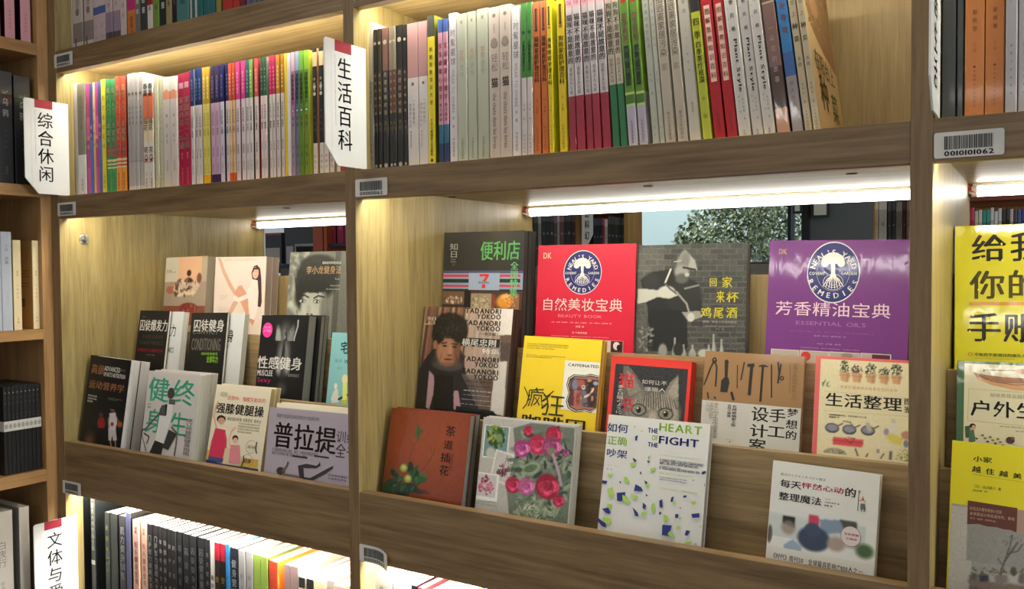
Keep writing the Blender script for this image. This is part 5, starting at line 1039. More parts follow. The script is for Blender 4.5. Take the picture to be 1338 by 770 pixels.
def artE5(c):
    c.frame(1040, 450, 4.53); PKK = (218, 96, 100)
    c.fr(0, 0, 1, 1, (212, 100, 100)); c.rect(148, 86, 760, 1100, (214, 204, 170))
    r = Raster(c, 150, 88, 700, 700, .0012, (214, 204, 168))
    lf = [(60, 74, 52), (84, 100, 70), (44, 56, 42)]
    for i, (x, y, lc) in enumerate([(290, 195, lf), (362, 200, [(60, 40, 60), (90, 60, 84), (50, 60, 44)]), (444, 205, lf), (522, 210, lf), (596, 212, lf)]):
        h = [95, 66, 84, 56, 92][i]
        r.blobs(46, x, y-28-h*.3, 32, h*.45, 7, lc, .9, .3, 2.4).line([(x, y-10), (x+2, y-h)], .001, (90, 84, 60))
        r.poly([(x-32, y-30), (x+30, y-26), (x+28, y-10), (x+20, y+26), (x-22, y+22), (x-30, y-14)], (196, 150, 112)).poly([(x+10, y-26), (x+30, y-26), (x+20, y+26), (x+6, y+25)], (164, 118, 86), .6).line([(x-32, y-14), (x+30, y-10)], .0006, (150, 106, 78))
    r.blobs(16, 180, 235, 24, 26, 7, [(96, 120, 84), (70, 96, 64)], .8, .3, 3)
    def pan(x, y): r.ell(x, y, 42, 30, (70, 70, 84), .12).ell(x, y-3, 34, 20, (130, 132, 144), .2).line([(x+36, y-14), (x+62, y-26)], .0018, (96, 90, 90))
    pan(214, 496); pan(316, 506); pan(426, 512); r.line([(280, 455), (320, 462), (335, 480)], .0014, (110, 100, 90)).ell(430, 490, 14, 30, (170, 164, 150), .4, 20)
    r.poly([(218, 548), (398, 566), (394, 612), (218, 596)], (204, 72, 76)).line([(218, 566), (396, 584)], .0007, (120, 40, 44)).line([(290, 556), (322, 590), (350, 560), (308, 550)], .0007, (90, 40, 40))
    r.ell(578, 500, 22, 40, (206, 204, 190), .12).rect(568, 440, 588, 470, (190, 186, 170)).ell(536, 520, 16, 22, (150, 140, 170), .2).poly([(530, 545), (560, 526), (640, 560), (620, 600), (560, 580)], (206, 190, 90)).ell(655, 540, 32, 26, (176, 130, 104), .3).ell(652, 590, 16, 22, (120, 120, 150), .3)
    r.ell(486, 590, 22, 30, (206, 200, 186), .1).ell(486, 590, 19, 26, (214, 206, 176), .1).rect(478, 618, 496, 645, (150, 146, 130)).ell(230, 650, 70, 36, (150, 146, 120), .15).blobs(40, 230, 650, 60, 28, 6, [(110, 106, 84), (196, 190, 160), (130, 120, 96)], .9)
    r.line([(352, 620), (374, 682)], .002, (110, 84, 60)).line([(424, 650), (406, 690)], .002, (130, 96, 70)).line([(520, 650), (488, 695)], .0016, (110, 90, 70)).line([(562, 640), (556, 700)], .0034, (110, 104, 100)).blobs(60, 634, 670, 40, 50, 7, [(150, 160, 84), (110, 120, 60), (190, 190, 120)], .9, .3, 2)
    r.noise(3); r.done()
    c.T('把家打理得井井有条的百科全书', 262, 242, 600, 286, (190, 104, 74)).T('生活整理', 174, 284, 624, 402, (28, 26, 24), 1).T('图', 640, 318, 690, 362, (50, 44, 30), 1).T('鉴', 640, 366, 690, 410, (50, 44, 30), 1).T('家庭图鉴编写组，朱莉安娜主妇之著', 196, 410, 418, 440, (90, 84, 70), 1).T('鲍德温 译', 196, 424, 256, 440, (90, 84, 70), 1)
    c.line([(165, 276), (690, 330)], .0003, (160, 150, 120)).line([(160, 392), (690, 430)], .0003, (160, 150, 120))
stack(2, (1066.5, 465), (1188, 473), 9, 1, .016, artE5, (214, 100, 100), 'coral edged cream book titled 生活整理 with potted plants and household drawings', GM, '', page=(206, 196, 170), width=.1312, tilt=-.4, mat=M_WRAP)
def artF1(c):
    c.frame(560, 290, 5.925); LB = (136, 150, 174)
    c.V('知日', 166, 165, 226, 280, (170, 170, 162), 1).T('二', 168, 286, 214, 314, (170, 170, 162), 1).T('31', 180, 320, 204, 342, (90, 90, 88))
    c.T('便利店', 404, 150, 704, 296, (106, 190, 110), 1)
    c.rect(60, 378, 800, 400, (70, 76, 110)).rect(60, 398, 800, 526, LB)
    for a, b, col in ((408, 428, (196, 62, 84)), (442, 472, (26, 48, 44)), (487, 505, (196, 62, 84))): c.rect(60, a, 312, b, col).rect(550, a, 710, b, col)
    c.rect(314, 396, 548, 530, (150, 164, 190)).poly([(396, 404), (468, 404), (468, 420), (442, 462), (418, 462), (444, 424), (396, 424)], (206, 52, 40)).poly([(416, 482), (440, 482), (440, 514), (412, 514)], (206, 52, 60)).T('ELEVEn', 390, 462, 468, 478, (20, 60, 40), 1)
    r = Raster(c, 90, 530, 800, 1000, .0013, (70, 52, 44))
    r.rect(90, 536, 280, 640, (110, 84, 66)).blobs(60, 190, 600, 80, 26, 9, [(190, 160, 130), (130, 90, 70), (206, 190, 160), (90, 60, 50)], .9).rect(90, 636, 270, 650, (40, 30, 28)).rect(280, 530, 320, 700, (30, 24, 24)).rect(330, 556, 484, 700, (150, 134, 110)).blobs(90, 405, 630, 70, 60, 8, [(176, 160, 134), (120, 104, 84), (196, 180, 150)], .8).rect(488, 560, 516, 700, (120, 60, 50)).ell(590, 620, 66, 56, (214, 140, 50), .5).ell(600, 580, 40, 20, (220, 170, 100), .6).rect(648, 560, 700, 700, (176, 120, 70), .7).blobs(30, 640, 600, 50, 60, 7, [(230, 200, 150), (150, 80, 50)], .7)
    r.done(); c.V('全国特集', 636, 306, 688, 580, (120, 200, 130), 1)
stack(3, (581, 304.3), (685.7, 303), 4, 3, .0125, artF1, (44, 42, 40), 'black magazine titled 便利店 in green with striped shopfront', GM, 'the black magazine with the green title', page=(70, 66, 64), edge=(44, 44, 50), mat=M_WRAP, tilt=-.2, behind=[(.007,)])
def badge(c, cx, cy, ex, r_, top=True):
    c.ell(cx, cy, ex*1.0, ex*1.15, WT, 44); c.ell(cx, cy, ex*.965, ex*1.11, (40, 42, 110), 44); c.ell(cx, cy, ex*.62, ex*.7, WT, 40, .0003)
    a = c.loc(cx, cy); k = abs(c.loc(cx+ex, cy)[0]-a[0]); kz = abs(c.loc(cx, cy+ex)[1]-a[1])*1.15
    rr = (k+kz)/2
    c.arc("NEAL'S YARD", cx, cy, rr*.72, 162, 18, rr*.27, WT); c.arc('REMEDIES', cx, cy, rr*.83, 205, 335, rr*.27, WT, True)
    # tree: crown, trunk, roots
    n = 9
    for i in range(n):
        t = math.pi*i/(n-1); c.ell(cx-ex*.30*math.cos(t), cy-ex*(.34+.28*math.sin(t)), ex*.15, ex*.14, WT, 12)
    c.poly([(cx-ex*.36, cy-ex*.32), (cx+ex*.36, cy-ex*.32), (cx+ex*.30, cy-ex*.62), (cx, cy-ex*.74), (cx-ex*.30, cy-ex*.62)], WT)
    c.poly([(cx-ex*.08, cy-ex*.32), (cx+ex*.08, cy-ex*.32), (cx+ex*.06, cy), (cx+ex*.14, cy+ex*.2), (cx-ex*.14, cy+ex*.2), (cx-ex*.06, cy)], WT)
    for s_ in (-1, 1):
        for q in (.06, .16, .28, .38): c.line([(cx+s_*ex*.03, cy+ex*.1), (cx+s_*ex*q*.7, cy+ex*.34), (cx+s_*ex*q, cy+ex*(.62-.25*q))], .0011, WT)
    c.ell(cx, cy+ex*.36, ex*.38, ex*.30, WT, 22, .0006); c.ell(cx, cy+ex*.36, ex*.28, ex*.21, WT, 20, .0006); c.ell(cx, cy+ex*.36, ex*.16, ex*.13, WT, 16, .0006)
    c.T('COVENT', cx-ex*.88, cy-ex*.02, cx-ex*.30, cy+ex*.10, WT, 1).T('GARDEN', cx+ex*.30, cy-ex*.02, cx+ex*.88, cy+ex*.10, WT, 1)
def artF2(c):
    c.frame(690, 300, 4.53); P = (244, 206, 200)
    c.T('DK', 92, 138, 140, 172, (240, 200, 170), 1); badge(c, 322, 254, 114, 0)
    c.T('自然美妆宝典', 82, 404, 558, 490, P, 0).T('BEAUTY BOOK', 180, 502, 440, 526, (240, 140, 150))
    c.T('（英）苏珊 柯蒂斯 （英）弗兰 约翰逊 （英）贾斯汀 詹金斯 著', 132, 544, 496, 562, P).T('杜蕾 译', 284, 568, 332, 582, P).T('内 外兼修美丽', 262, 604, 350, 620, P).T('来自英国的有机护肤、植物草本自然美妆方法 让你远离化学成分', 138, 626, 480, 644, P)
    c.rect(440, 656, 562, 760, (196, 186, 180)).rect(492, 660, 560, 740, (70, 40, 44)).ell(525, 690, 20, 24, (220, 214, 210)).ell(540, 700, 14, 18, (40, 30, 34))
stack(3, (703.7, 321), (831.7, 318), 5, 1, .024, artF2, (206, 32, 62), 'red hardcover titled 自然美妆宝典 with round dark blue tree badge', GM, '', page=(214, 204, 190), hard=True, edge=(120, 24, 40), spine_col=(170, 24, 50), mat=M_GLOSS)
def artF3(c):
    c.frame(820, 300, 4.53); g = lambda v: (v, v, int(v*.95))
    r = Raster(c, 0, 0, 0, 0, .0010, g(88), full=True)
    r.ell(120, 200, 100, 100, g(130), 1, k=.5)
    for j in range(24):
        yy = 80+j*33
        for i in range(-1, 12):
            x0 = 60+i*78+(j % 2)*39; v = 52+((i*31+j*17) % 24); r.rect(x0+3, yy+3, x0+75, yy+30, g(v), .9 if x0 > 200 else .35)
    r.noise(7, 1)
    r.poly([(76, 300), (150, 250), (270, 236), (420, 320), (444, 480), (350, 520), (350, 720), (120, 720), (124, 480)], g(34)).ell(330, 400, 110, 100, g(40), .3).poly([(120, 470), (350, 480), (356, 700), (120, 700)], g(30)).ell(140, 320, 50, 60, g(46), .6)
    r.poly([(340, 120), (400, 180), (414, 240), (386, 244), (330, 200), (318, 160)], g(160)).ell(330, 190, 36, 60, g(120), .4, -20).ell(320, 250, 44, 40, g(150), .5).ell(322, 290, 40, 30, g(90), .5).ell(352, 268, 14, 12, g(180), .5).poly([(300, 170), (322, 132), (345, 122), (318, 190), (290, 230)], g(130)).line([(316, 184), (276, 192)], .0014, g(190)).line([(330, 225), (400, 238)], .003, g(40))
    r.poly([(60, 350), (110, 352), (190, 360), (230, 330), (270, 350), (300, 390), (250, 410), (180, 400), (110, 430), (60, 440)], g(188)).ell(230, 370, 52, 36, g(196), .3).line([(256, 236), (222, 318)], .003, g(214)).line([(222, 320), (250, 350), (290, 380)], .003, g(90)).line([(290, 370), (350, 440), (372, 520)], .003, g(150)).poly([(320, 490), (430, 480), (440, 520), (360, 545)], g(150)).ell(375, 520, 22, 26, g(196), .3).line([(340, 350), (420, 330)], .003, g(130))
    r.blobs(80, 110, 640, 50, 80, 8, [g(120), g(70), g(150)], .6)
    for x, w_, h in ((280, 18, 100), (330, 16, 60), (384, 22, 56), (480, 18, 60), (510, 14, 120), (556, 12, 90)): r.ell(x, 740, w_, h*.6, g(150), .3).rect(x-5, 740-h, x+5, 720, g(170), .8)
    r.ell(300, 710, 30, 40, g(40), .3).ell(208, 720, 26, 44, g(140), .4).ell(450, 735, 34, 26, g(180), .4); r.done()
    Yc = (222, 212, 50)
    c.T('回', 484, 288, 528, 338, Yc, 1).T('家', 558, 280, 618, 346, Yc, 1).T('来', 526, 362, 572, 434, Yc, 1).T('杯', 586, 368, 654, 432, Yc, 1).T('鸡', 434, 460, 496, 524, Yc, 1).T('尾', 510, 460, 566, 528, Yc, 1).T('酒', 584, 460, 648, 526, Yc, 1)
    c.T('调酒、搭酒与饮酒的秘诀', 444, 538, 646, 556, g(150), 1).T('塞克斯顿 弗格森作品', 458, 568, 628, 580, g(140)).T('许云 译', 520, 584, 568, 594, g(140))
stack(3, (833.7, 321), (976.7, 317), 5, 1, .018, artF3, (80, 80, 76), 'black and white photo book of bartender with yellow brush title', GM, '', page=(120, 118, 110), mat=M_WRAP)
def artF4(c):
    c.frame(990, 300, 4.277); P = (226, 196, 226)
    c.T('DK', 120, 108, 166, 138, (206, 170, 130), 1); badge(c, 422, 240, 150, 0)
    c.T('芳香精油宝典', 100, 398, 742, 500, (236, 206, 222), 0).T('ESSENTIAL OILS', 216, 510, 606, 548, (160, 112, 170))
    c.T('（英）苏珊 柯蒂斯 （英）帕特 托马斯 （英）弗兰 约翰逊 著', 170, 564, 650, 588, (190, 150, 200)).T('金娜 陈丹 董晓娟 译', 314, 590, 494, 606, (190, 150, 200)).T('呵护 护理 滋养', 332, 634, 466, 650, (190, 150, 200)).T('来自英国的精油、配方与使用指南，自然身心健康', 240, 656, 566, 680, (190, 150, 200))
    for i, (a, b) in enumerate(((76, 224), (236, 392), (402, 564), (576, 740))):
        y0 = 666+i*8; c.rect(a, y0, b, y0+200, (206, 200, 196)); c.rect(a+5, y0+5, b-5, y0+200, (176, 164, 150))
        if i == 1: c.ell(270, y0+34, 28, 26, (196, 50, 40))
        if i == 3: c.rect(640, y0+8, b-6, y0+200, (90, 30, 50))
        if i == 2: c.ell(500, y0+24, 34, 14, (150, 130, 110))
stack(3, (1006.4, 314.5), (1187, 313), 6, 1, .026, artF4, (112, 50, 126), 'purple hardcover titled 芳香精油宝典 with round dark blue tree badge', GM, '', page=(196, 180, 190), hard=True, edge=(60, 24, 66), spine_col=(96, 44, 112), mat=M_WRAP, width=.1865)
GR = 'books on the right stepped display'
def artG1(c):
    c.frame(1180, 590, 4.278)
    c.T('小家', 392, 24, 496, 68, (40, 38, 16), 1)
    for i, ch in enumerate('越住越美'): c.T(ch, 386+i*76, 80+i*13, 434+i*76, 122+i*12, (40, 38, 16), 1)
    c.line([(390, 128), (780, 190)], .0003, (120, 116, 20)).T('〔日〕本间朝子 著', 388, 184, 548, 222, (70, 66, 20)).T('胡晓倩 译', 388, 210, 470, 232, (70, 66, 20))
    r = Raster(c, 270, 290, 900, 1400, .0013, (150, 146, 140))
    r.rect(240, 296, 360, 1200, (176, 172, 164)).rect(360, 330, 900, 700, (140, 138, 134)).line([(540, 690), (570, 610), (620, 540), (640, 510)], .0014, (70, 64, 60)).line([(570, 610), (600, 520), (610, 470)], .001, (70, 64, 60)).line([(590, 570), (640, 560), (668, 520)], .001, (70, 64, 60)).line([(560, 640), (530, 600)], .001, (70, 64, 60)).blobs(26, 610, 520, 60, 60, 5, [(90, 84, 78), (110, 104, 96)], .6)
    for x, w_, col in ((395, 26, (90, 84, 80)), (450, 30, (50, 48, 60)), (500, 18, (170, 164, 156)), (548, 38, (120, 114, 108)), (618, 26, (176, 170, 164)), (664, 20, (96, 90, 86))): r.poly([(x-w_, 690), (x+w_, 692), (x+w_*.8, 740), (x-w_*.8, 738)], col).blobs(14, x, 670, w_*.8, 22, 6, [(70, 76, 60), (100, 100, 84)], .8)
    r.ell(618, 672, 18, 26, (70, 74, 56), .3).poly([(360, 716), (900, 780), (900, 830), (372, 752)], (120, 104, 92)).poly([(372, 752), (900, 830), (900, 1200), (372, 1200)], (96, 84, 76)).noise(4); r.done()
    c.poly([(362, 274), (640, 318), (634, 454), (600, 440), (560, 436), (520, 424), (470, 420), (420, 406), (358, 408)], (92, 46, 34)).poly([(640, 326), (900, 360), (900, 500), (634, 458)], (160, 134, 120))
    c.T('100位达人教你收纳小空间', 374, 306, 550, 352, (190, 160, 140)).T('从家居设计到改造住宅，都有', 374, 336, 624, 390, (190, 160, 140)).T('本书 “收纳” 的好方法。', 374, 366, 530, 400, (190, 160, 140))
stack(1, (1244.4, 575.4), (1338, 588), 12, 1, .016, artG1, (214, 202, 14), 'yellow book 小家越住越美 with plants photo, front right display', GR, '', page=(200, 196, 40), width=.150, tilt=-.8, mat=M_PAPER)
def artG2(c):
    c.frame(1180, 460, 4.81)
    c.fr(0, 0, 1, 1, (64, 98, 66)); c.rect(386, 72, 1100, 1100, (206, 200, 172))
    c.line([(520, 114), (716, 120)], .0011, (110, 120, 96)).poly([(502, 104), (524, 114), (504, 126)], BK).ell(750, 124, 44, 16, (186, 140, 112))
    c.poly([(440, 128), (520, 144), (640, 160), (780, 166), (980, 150), (960, 220), (820, 250), (700, 240), (560, 210), (470, 170)], (196, 146, 104)).poly([(446, 132), (520, 144), (640, 160), (780, 168), (780, 196), (640, 196), (520, 176), (462, 152)], (150, 104, 80)).line([(440, 128), (560, 186), (700, 208), (860, 206)], .0007, (80, 56, 44))
    c.line([(410, 232), (414, 234), (406, 430), (760, 466)], .0003, (130, 124, 90)).line([(412, 232), (800, 258)], .0003, (130, 124, 90)).T('献给男孩女孩们的', 546, 258, 820, 300, (140, 140, 110)).T('户外生存', 424, 300, 1000, 440, (24, 22, 20), 1).T('家庭图鉴编写组', 604, 464, 860, 490, (90, 84, 60)).T('鲍德温 译', 706, 494, 830, 512, (90, 84, 60))
    c.poly([(388, 468), (420, 464), (424, 540), (392, 540)], (60, 84, 60)).ell(438, 466, 20, 16, BK).ell(444, 474, 13, 14, (196, 150, 116)).poly([(416, 492), (446, 490), (456, 560), (412, 580)], (70, 104, 74)).line([(440, 510), (452, 540), (470, 546)], .0012, (80, 104, 80)).ell(464, 546, 6, 6, (60, 40, 30)).ell(674, 556, 28, 22, (70, 50, 40)).ell(690, 544, 12, 10, (110, 80, 60))
    for i in range(9): c.ell(500+i*16, 524+(i % 3)*16+i*4, 11, 7, [(110, 120, 70), (150, 110, 80), (90, 84, 60)][i % 3], 8)
stack(2, (1250.7, 471.4), (1338, 474), 10, 1, .016, artG2, (64, 98, 66), 'green framed book titled 户外 with wooden canoe drawing', GR, '', page=(180, 176, 150), width=.150, tilt=.4, mat=M_WRAP)
def artG3(c):
    c.frame(1180, 280, 3.85); D = (48, 46, 22)
    c.T('给', 342, 104, 516, 236, D, 1).T('我', 536, 90, 700, 236, D, 1).T('你的', 334, 284, 700, 428, (96, 90, 40), 1).rect(332, 442, 900, 460, (196, 140, 40)).T('手账', 318, 496, 680, 650, D, 1).T('手账控不能错过的案头书', 358, 698, 620, 722, (60, 56, 20), 1).ell(338, 704, 13, 9, (170, 90, 40), 10, .0007).line([(360, 726), (560, 730)], .0003, (90, 84, 20))
    for x, y in ((390, 220), (496, 150), (500, 232), (380, 380), (400, 640), (352, 508), (336, 590)): c.ell(x, y, 5, 6, (226, 216, 60), 8)
stack(3, (1248, 296), (1338, 291), 8, 2, .014, artG3, (206, 198, 18), 'yellow shrink-wrapped book starting 给我 at back of right display', GR, 'the yellow shrink-wrapped book', page=(150, 140, 60), width=.172, tilt=.8, mat=M_WRAP)

# ============================================================ REMAINING UPRIGHT ROWS
def two(a, b, txt=K, side=None, f=.4, mat=None, title='生活图鉴', tc=None): return S([(f, a), (1, b)], [(title, .45, .8, tc or txt, .5, 'v', 0)], side or b, mat or M_GLOSS)
yb2 = S([(.64, (206, 190, 30)), (1, (34, 52, 112))], [('旅行', .3, .55, (120, 110, 30), .5, 'v', 0)], (24, 36, 90), M_GLOSS)
pwh = two((196, 176, 176), (196, 176, 176), G, title='私享家居')
wpic = S([(.72, (188, 176, 172)), (.9, (128, 120, 118)), (1, (200, 190, 184))], [('家居●', .42, .66, (120, 110, 110), .4, 'v', 0), ('图', .86, 1, (70, 66, 64), .12, 'b', 0, -.2)], (160, 150, 146), M_WRAP)
btw = S([(.62, (190, 180, 184)), (.69, (70, 90, 150)), (1, (188, 170, 178))], [('茶书', .75, .95, (150, 130, 140), .35, 'v', 0)], (170, 150, 160))
cas = S([(.70, (190, 174, 174)), (.76, (140, 126, 140)), (.88, (138, 124, 148)), (1, (72, 60, 72))], [('远方', .5, .68, (90, 80, 84), .35, 'v', 0)], (110, 100, 110), M_WRAP)
wpl = two((196, 180, 178), (198, 182, 180), G, title='私房时光')
mo = S([(.73, (180, 34, 110)), (.76, (200, 120, 60)), (1, (192, 112, 50))], [('健康汁', .78, .95, (110, 50, 30), .4, 'v', 0)], (120, 60, 40))
CR_ = [(74, 80.8, .215, yb2, 'yellow and dark blue spine at the left end of the top row'), (81, 87.2, .215, yb2, 'yellow and dark blue spine at the left end of the top row'), (87.5, 95, .215, pwh, 'pale pinkish white spine beside the yellow and blue ones'),
 (95.4, 107.8, .215, wpic, 'white wrapped book with misty grey picture at foot'), (109, 120.8, .215, wpic, 'white wrapped book with misty grey picture at foot'), (121.2, 128.4, .215, btw, 'white spine with a blue band in the top row'), (128.7, 138, .215, btw, 'white spine with a blue band in the top row'),
 (138.2, 147, .215, cas, 'wrapped book with purple dusk picture at foot'), (147.3, 156.2, .215, cas, 'wrapped book with purple dusk picture at foot'), (156.5, 164.3, .215, wpl, 'white spine left of the magenta and orange one'), (165.6, 176.3, .215, mo, 'magenta and orange spine in the top row'),
 (176.6, 183, .213, two((110, 106, 104), (110, 106, 104), WT), 'mid grey spine right of the magenta and orange one'), (183.3, 191.6, .213, two((50, 60, 60), (52, 60, 58), WT, mat=M_WRAP), 'dark wrapped spine with silvery glare in the top row'), (192.6, 199.4, .213, two((150, 30, 36), (206, 196, 190), K, f=.73), 'red over white spine in the top row'),
 (200, 207.2, .213, two((112, 140, 60), (112, 140, 60), (50, 70, 30)), 'olive green spine right of the red over white one'), (207.5, 216.6, .213, two((40, 52, 56), (34, 42, 44), WT), 'dark blue grey spine in the top row'), (216.9, 224.2, .213, two((150, 140, 96), (150, 136, 96), K), 'khaki spine in the top row'),
 (224.5, 230.8, .213, two((26, 30, 36), (26, 28, 32), (110, 90, 70)), 'nearly black spine right of the khaki one'), (231.2, 246.6, .213, two((44, 110, 120), (70, 120, 124), (30, 50, 50), mat=M_WRAP), 'wide mottled teal wrapped spine'), (247, 250.6, .213, two((180, 190, 186), (170, 180, 176), K), 'thin pale spine beside the mottled teal one'), (250.8, 254, .212, two((40, 90, 96), (40, 84, 90), WT), 'very thin dark teal spine'), (254.3, 257.2, .212, two((176, 188, 184), (176, 188, 184), K), 'thin pale spine left of three teal ones')]
for a, b in ((257.6, 264.2), (264.5, 272.2), (272.6, 281.2)): CR_.append((a, b, .212, two((36, 108, 118), (34, 96, 104), (120, 170, 170)), 'teal spine near the middle of the top row'))
CR_.append((282.2, 288.4, .212, two((134, 130, 64), (134, 130, 64), K), 'olive spine left of the red ones in the top row'))
for a, b in ((290, 297), (297.3, 304), (304.4, 313)): CR_.append((a, b, .212, two((178, 52, 44), (170, 44, 38), (220, 150, 140)), 'brick red spine in the top row'))
CR_.append((313.3, 320.4, .212, two((110, 20, 44), (110, 20, 40), WT), 'maroon spine at the right of the red ones'))
for a, b in ((321.4, 328), (328.3, 335), (335.4, 342), (342.4, 349), (349.4, 356.5), (357, 364)): CR_.append((a, b, .21, two((96, 104, 134), (84, 92, 122), WT), 'slate blue spine at the right end of the top row in view'))
place_row(CR_, .4467, 'books on the top left shelf')
gy = S([(1, (76, 78, 80))], [('家', .82, .85, (40, 40, 42), .12, 'v', 0)], (54, 56, 58), M_GLOSS)
orr = S([(1, (196, 122, 66))], [('最焦点', .02, .34, (70, 44, 24), .36, 'v', 1), ('张仁庆 郭晓慧', .37, .62, (100, 62, 36), .24, 'v', 0), ('主编', .66, .71, (160, 96, 56), .2, 'v', 0), ('中国建筑工业出版社', .78, .95, (120, 72, 40), .12, 'v', 0)], (120, 66, 34), M_GLOSS, ((.77, .07, (110, 60, 40)),))
lw = S([(.2, (170, 168, 180)), (.205, (110, 108, 116)), (1, (176, 172, 178))], [('焦点', .04, .18, K, .5, 'v', 0), ('住宅设计（第五册）', .26, .52, (90, 88, 94), .3, 'v', 0), ('建筑工业出版社', .68, .92, (80, 78, 84), .22, 'v', 0)], (150, 148, 156), M_GLOSS)
DR = [(1229.8, 1248.6, .235, gy, 'wide dark grey spine beside the right hanging sign'), (1249.7, 1258.6, .235, gy, 'narrow dark grey spine left of the orange ones'), (1259.8, 1285.8, .235, orr, 'orange tan book with dark brown title'), (1286.4, 1312.2, .235, orr, 'orange tan book with dark brown title'),
 (1313, 1328.8, .235, lw, 'pale lilac white spine right of the orange ones'), (1329.6, 1347, .235, lw, 'pale lilac white spine right of the orange ones')]
place_row(DR, .1547, 'books on the upper right shelf', Yf=1.03)
# lower left row: tall ones first
def bk2(t, col=(206, 204, 200), c=(26, 28, 32), **k): return S([(1, c)], [(t, .10, .62, col, .62, 'v', 1), ('出版社', .8, .95, G, .3, 'v', 0)], (14, 16, 18), M_GLOSS, **k)
tallb = S([(.36, (80, 84, 80)), (1, (54, 58, 58))], [('建筑大师作品全集', .05, .48, (190, 194, 180), .7, 'v', 0), ('图', .56, .60, (226, 226, 220), .9, 'b', 0)], (22, 26, 28), M_GLOSS)
redw = S([(1, (212, 176, 160))], [('训练', .06, .13, K, .4, 'v', 1), ('街头健身全书', .20, .62, (190, 40, 30), .5, 'v', 1), ('刘 著', .72, .82, (130, 90, 80), .25, 'v', 0)], (196, 150, 120), M_GLOSS)
ER = [(104.6, 109.6, .235, tallb, 'tall dark book beside the lower 文体 sign'), (120.4, 125.6, .232, tallb, 'tall dark book beside the lower 文体 sign'), (139, 144.3, .207, bk2('无器械健身', (176, 190, 60), (56, 60, 58)), 'dark book with lime green spine title'), (144.8, 154.4, .207, bk2('', c=(40, 46, 44)), 'plain dark green grey thick spine in the lower left row', {}),
 (157.2, 165.4, .207, bk2('肌力健身训练', (190, 190, 196), (60, 60, 66)), 'charcoal book with silver title in the lower left row'), (166.4, 172.6, .216, bk2('', c=(80, 84, 120)), 'slate blue taller spine in the lower left row', {}), (175.4, 183.6, .205, redw, 'pinkish book with red title in the lower left row'), (185.4, 193, .205, redw, 'pinkish book with red title in the lower left row')]
bl = ['门萨智力谜题全书', '门萨智力谜题大书', '瑜伽经典全书', '瑜伽经典全集', '跑步圣经', '跑步圣典', '囚徒爆发力', '囚徒健身', '囚徒健身全书', '囚徒健身第二部', '健身营养全书']
xs_ = [(193.8, 200.2), (200.8, 207.6), (208, 212.8), (213.2, 219.4), (220, 225.6), (226, 231.8), (232.2, 239), (240.2, 248.6), (249.4, 257.4), (259.4, 268.4), (269, 274.8)]
for t, (a, b) in zip(bl, xs_): ER.append((a, b, .2035-(a-193)*.00004, bk2(t, (200, 200, 204) if a < 232 else (150, 152, 156), (32, 34, 38) if a > 220 else (34, 32, 34)), f'{ORD[bl.index(t)]} black book right of the two pinkish ones, lower left row, titled {t}'))
ER += [(275.6, 281.2, .2, S([(.35, (190, 188, 186)), (1, (206, 196, 200))], [('极限挑战', .3, .6, K, .7, 'v', 1), ('训练', .7, .85, (190, 90, 120), .7, 'v', 1)], (120, 120, 120)), 'white spine with black brush title right of the black ones')]
for a, b in ((282, 288), (288.6, 295.8)): ER.append((a, b, .199, S([(.16, (160, 30, 50)), (1, (34, 30, 26))], [('登山圣经', .28, .72, (206, 170, 90), .7, 'v', 1)], (26, 24, 22), M_GLOSS), 'black book with crimson top and golden title'))
ER += [(296.6, 301.6, .201, S([(1, (40, 116, 176))], [('游泳', .2, .6, (20, 60, 110), .5, 'v', 0)], (120, 190, 230), M_GLOSS), 'thin bright blue spine in the lower left row'), (302.4, 312, .197, bk2('健身营养全书', WT, (30, 34, 48)), 'navy blue book between a bright blue spine and two grey ones, titled 健身营养全书')]
for a, b in ((313, 321.4), (322, 331.2)): ER.append((a, b, .196, S([(1, (140, 138, 140))], [('运动解剖学', .18, .7, (100, 98, 100), .4, 'v', 1)], (120, 118, 120)), 'mid grey book left of the green ones'))
for a, b in ((331.8, 341.4), (342.2, 350.8)): ER.append((a, b, .194, S([(1, (124, 150, 66))], [('全民健身', .5, .95, (34, 60, 30), .5, 'v', 1)], (90, 110, 50), M_WRAP), 'leaf green wrapped book in the lower left row'))
for a, b in ((351.8, 357), (357.4, 364)): ER.append((a, b, .190, S([(1, (184, 64, 36))], [('中国', .4, .7, (120, 40, 24), .4, 'v', 0)], (240, 130, 40)), 'rust red thin spine beside the green ones'))
for a, b in ((372, 379.8), (380.4, 390.4)): ER.append((a, b, .190, S([(1, (140, 118, 118))], [('水墨', .3, .7, (90, 76, 78), .7, 'v', 1)], (200, 190, 180), M_WRAP), 'mauve grey wrapped book in the lower left row'))
for a, b in ((391.8, 400), (401.2, 410.4)): ER.append((a, b, .175, S([(.1, K), (1, (206, 198, 180))], [], (220, 212, 196), M_PAPER, ((.24, .4, (70, 60, 54)), (.24, .2, (170, 150, 130)))), 'cream book with black bearded face emblem'))
ER += [(411.4, 425.6, .176, S([(1, (224, 206, 170))], [('趣', .1, .3, K, .6, 'v', 1)], (230, 214, 176), M_PAPER), 'cream book with black doodle in the lower left row'), (427.2, 437, .181, S([(1, (170, 160, 154))], [('手帖', .1, .3, K, .6, 'v', 0)], (224, 214, 196), M_WRAP), 'grey wrapped book near the right end of the lower left row'),
 (437.6, 452, .176, S([(1, (206, 170, 150))], [('手作', .2, .5, (150, 110, 90), .4, 'v', 0)], (232, 216, 180), M_PAPER), 'pale salmon book at the right end of the lower left row')]
place_row([(a, b, h, s, d, (o[0] if o else {})) for a, b, h, s, d, *o in ER], -.70, 'books on the lower left shelf')
wr = S([(1, (176, 174, 172))], [('画册', .08, .16, (90, 90, 90), .3, 'v', 0)], (206, 204, 200), M_WRAP)
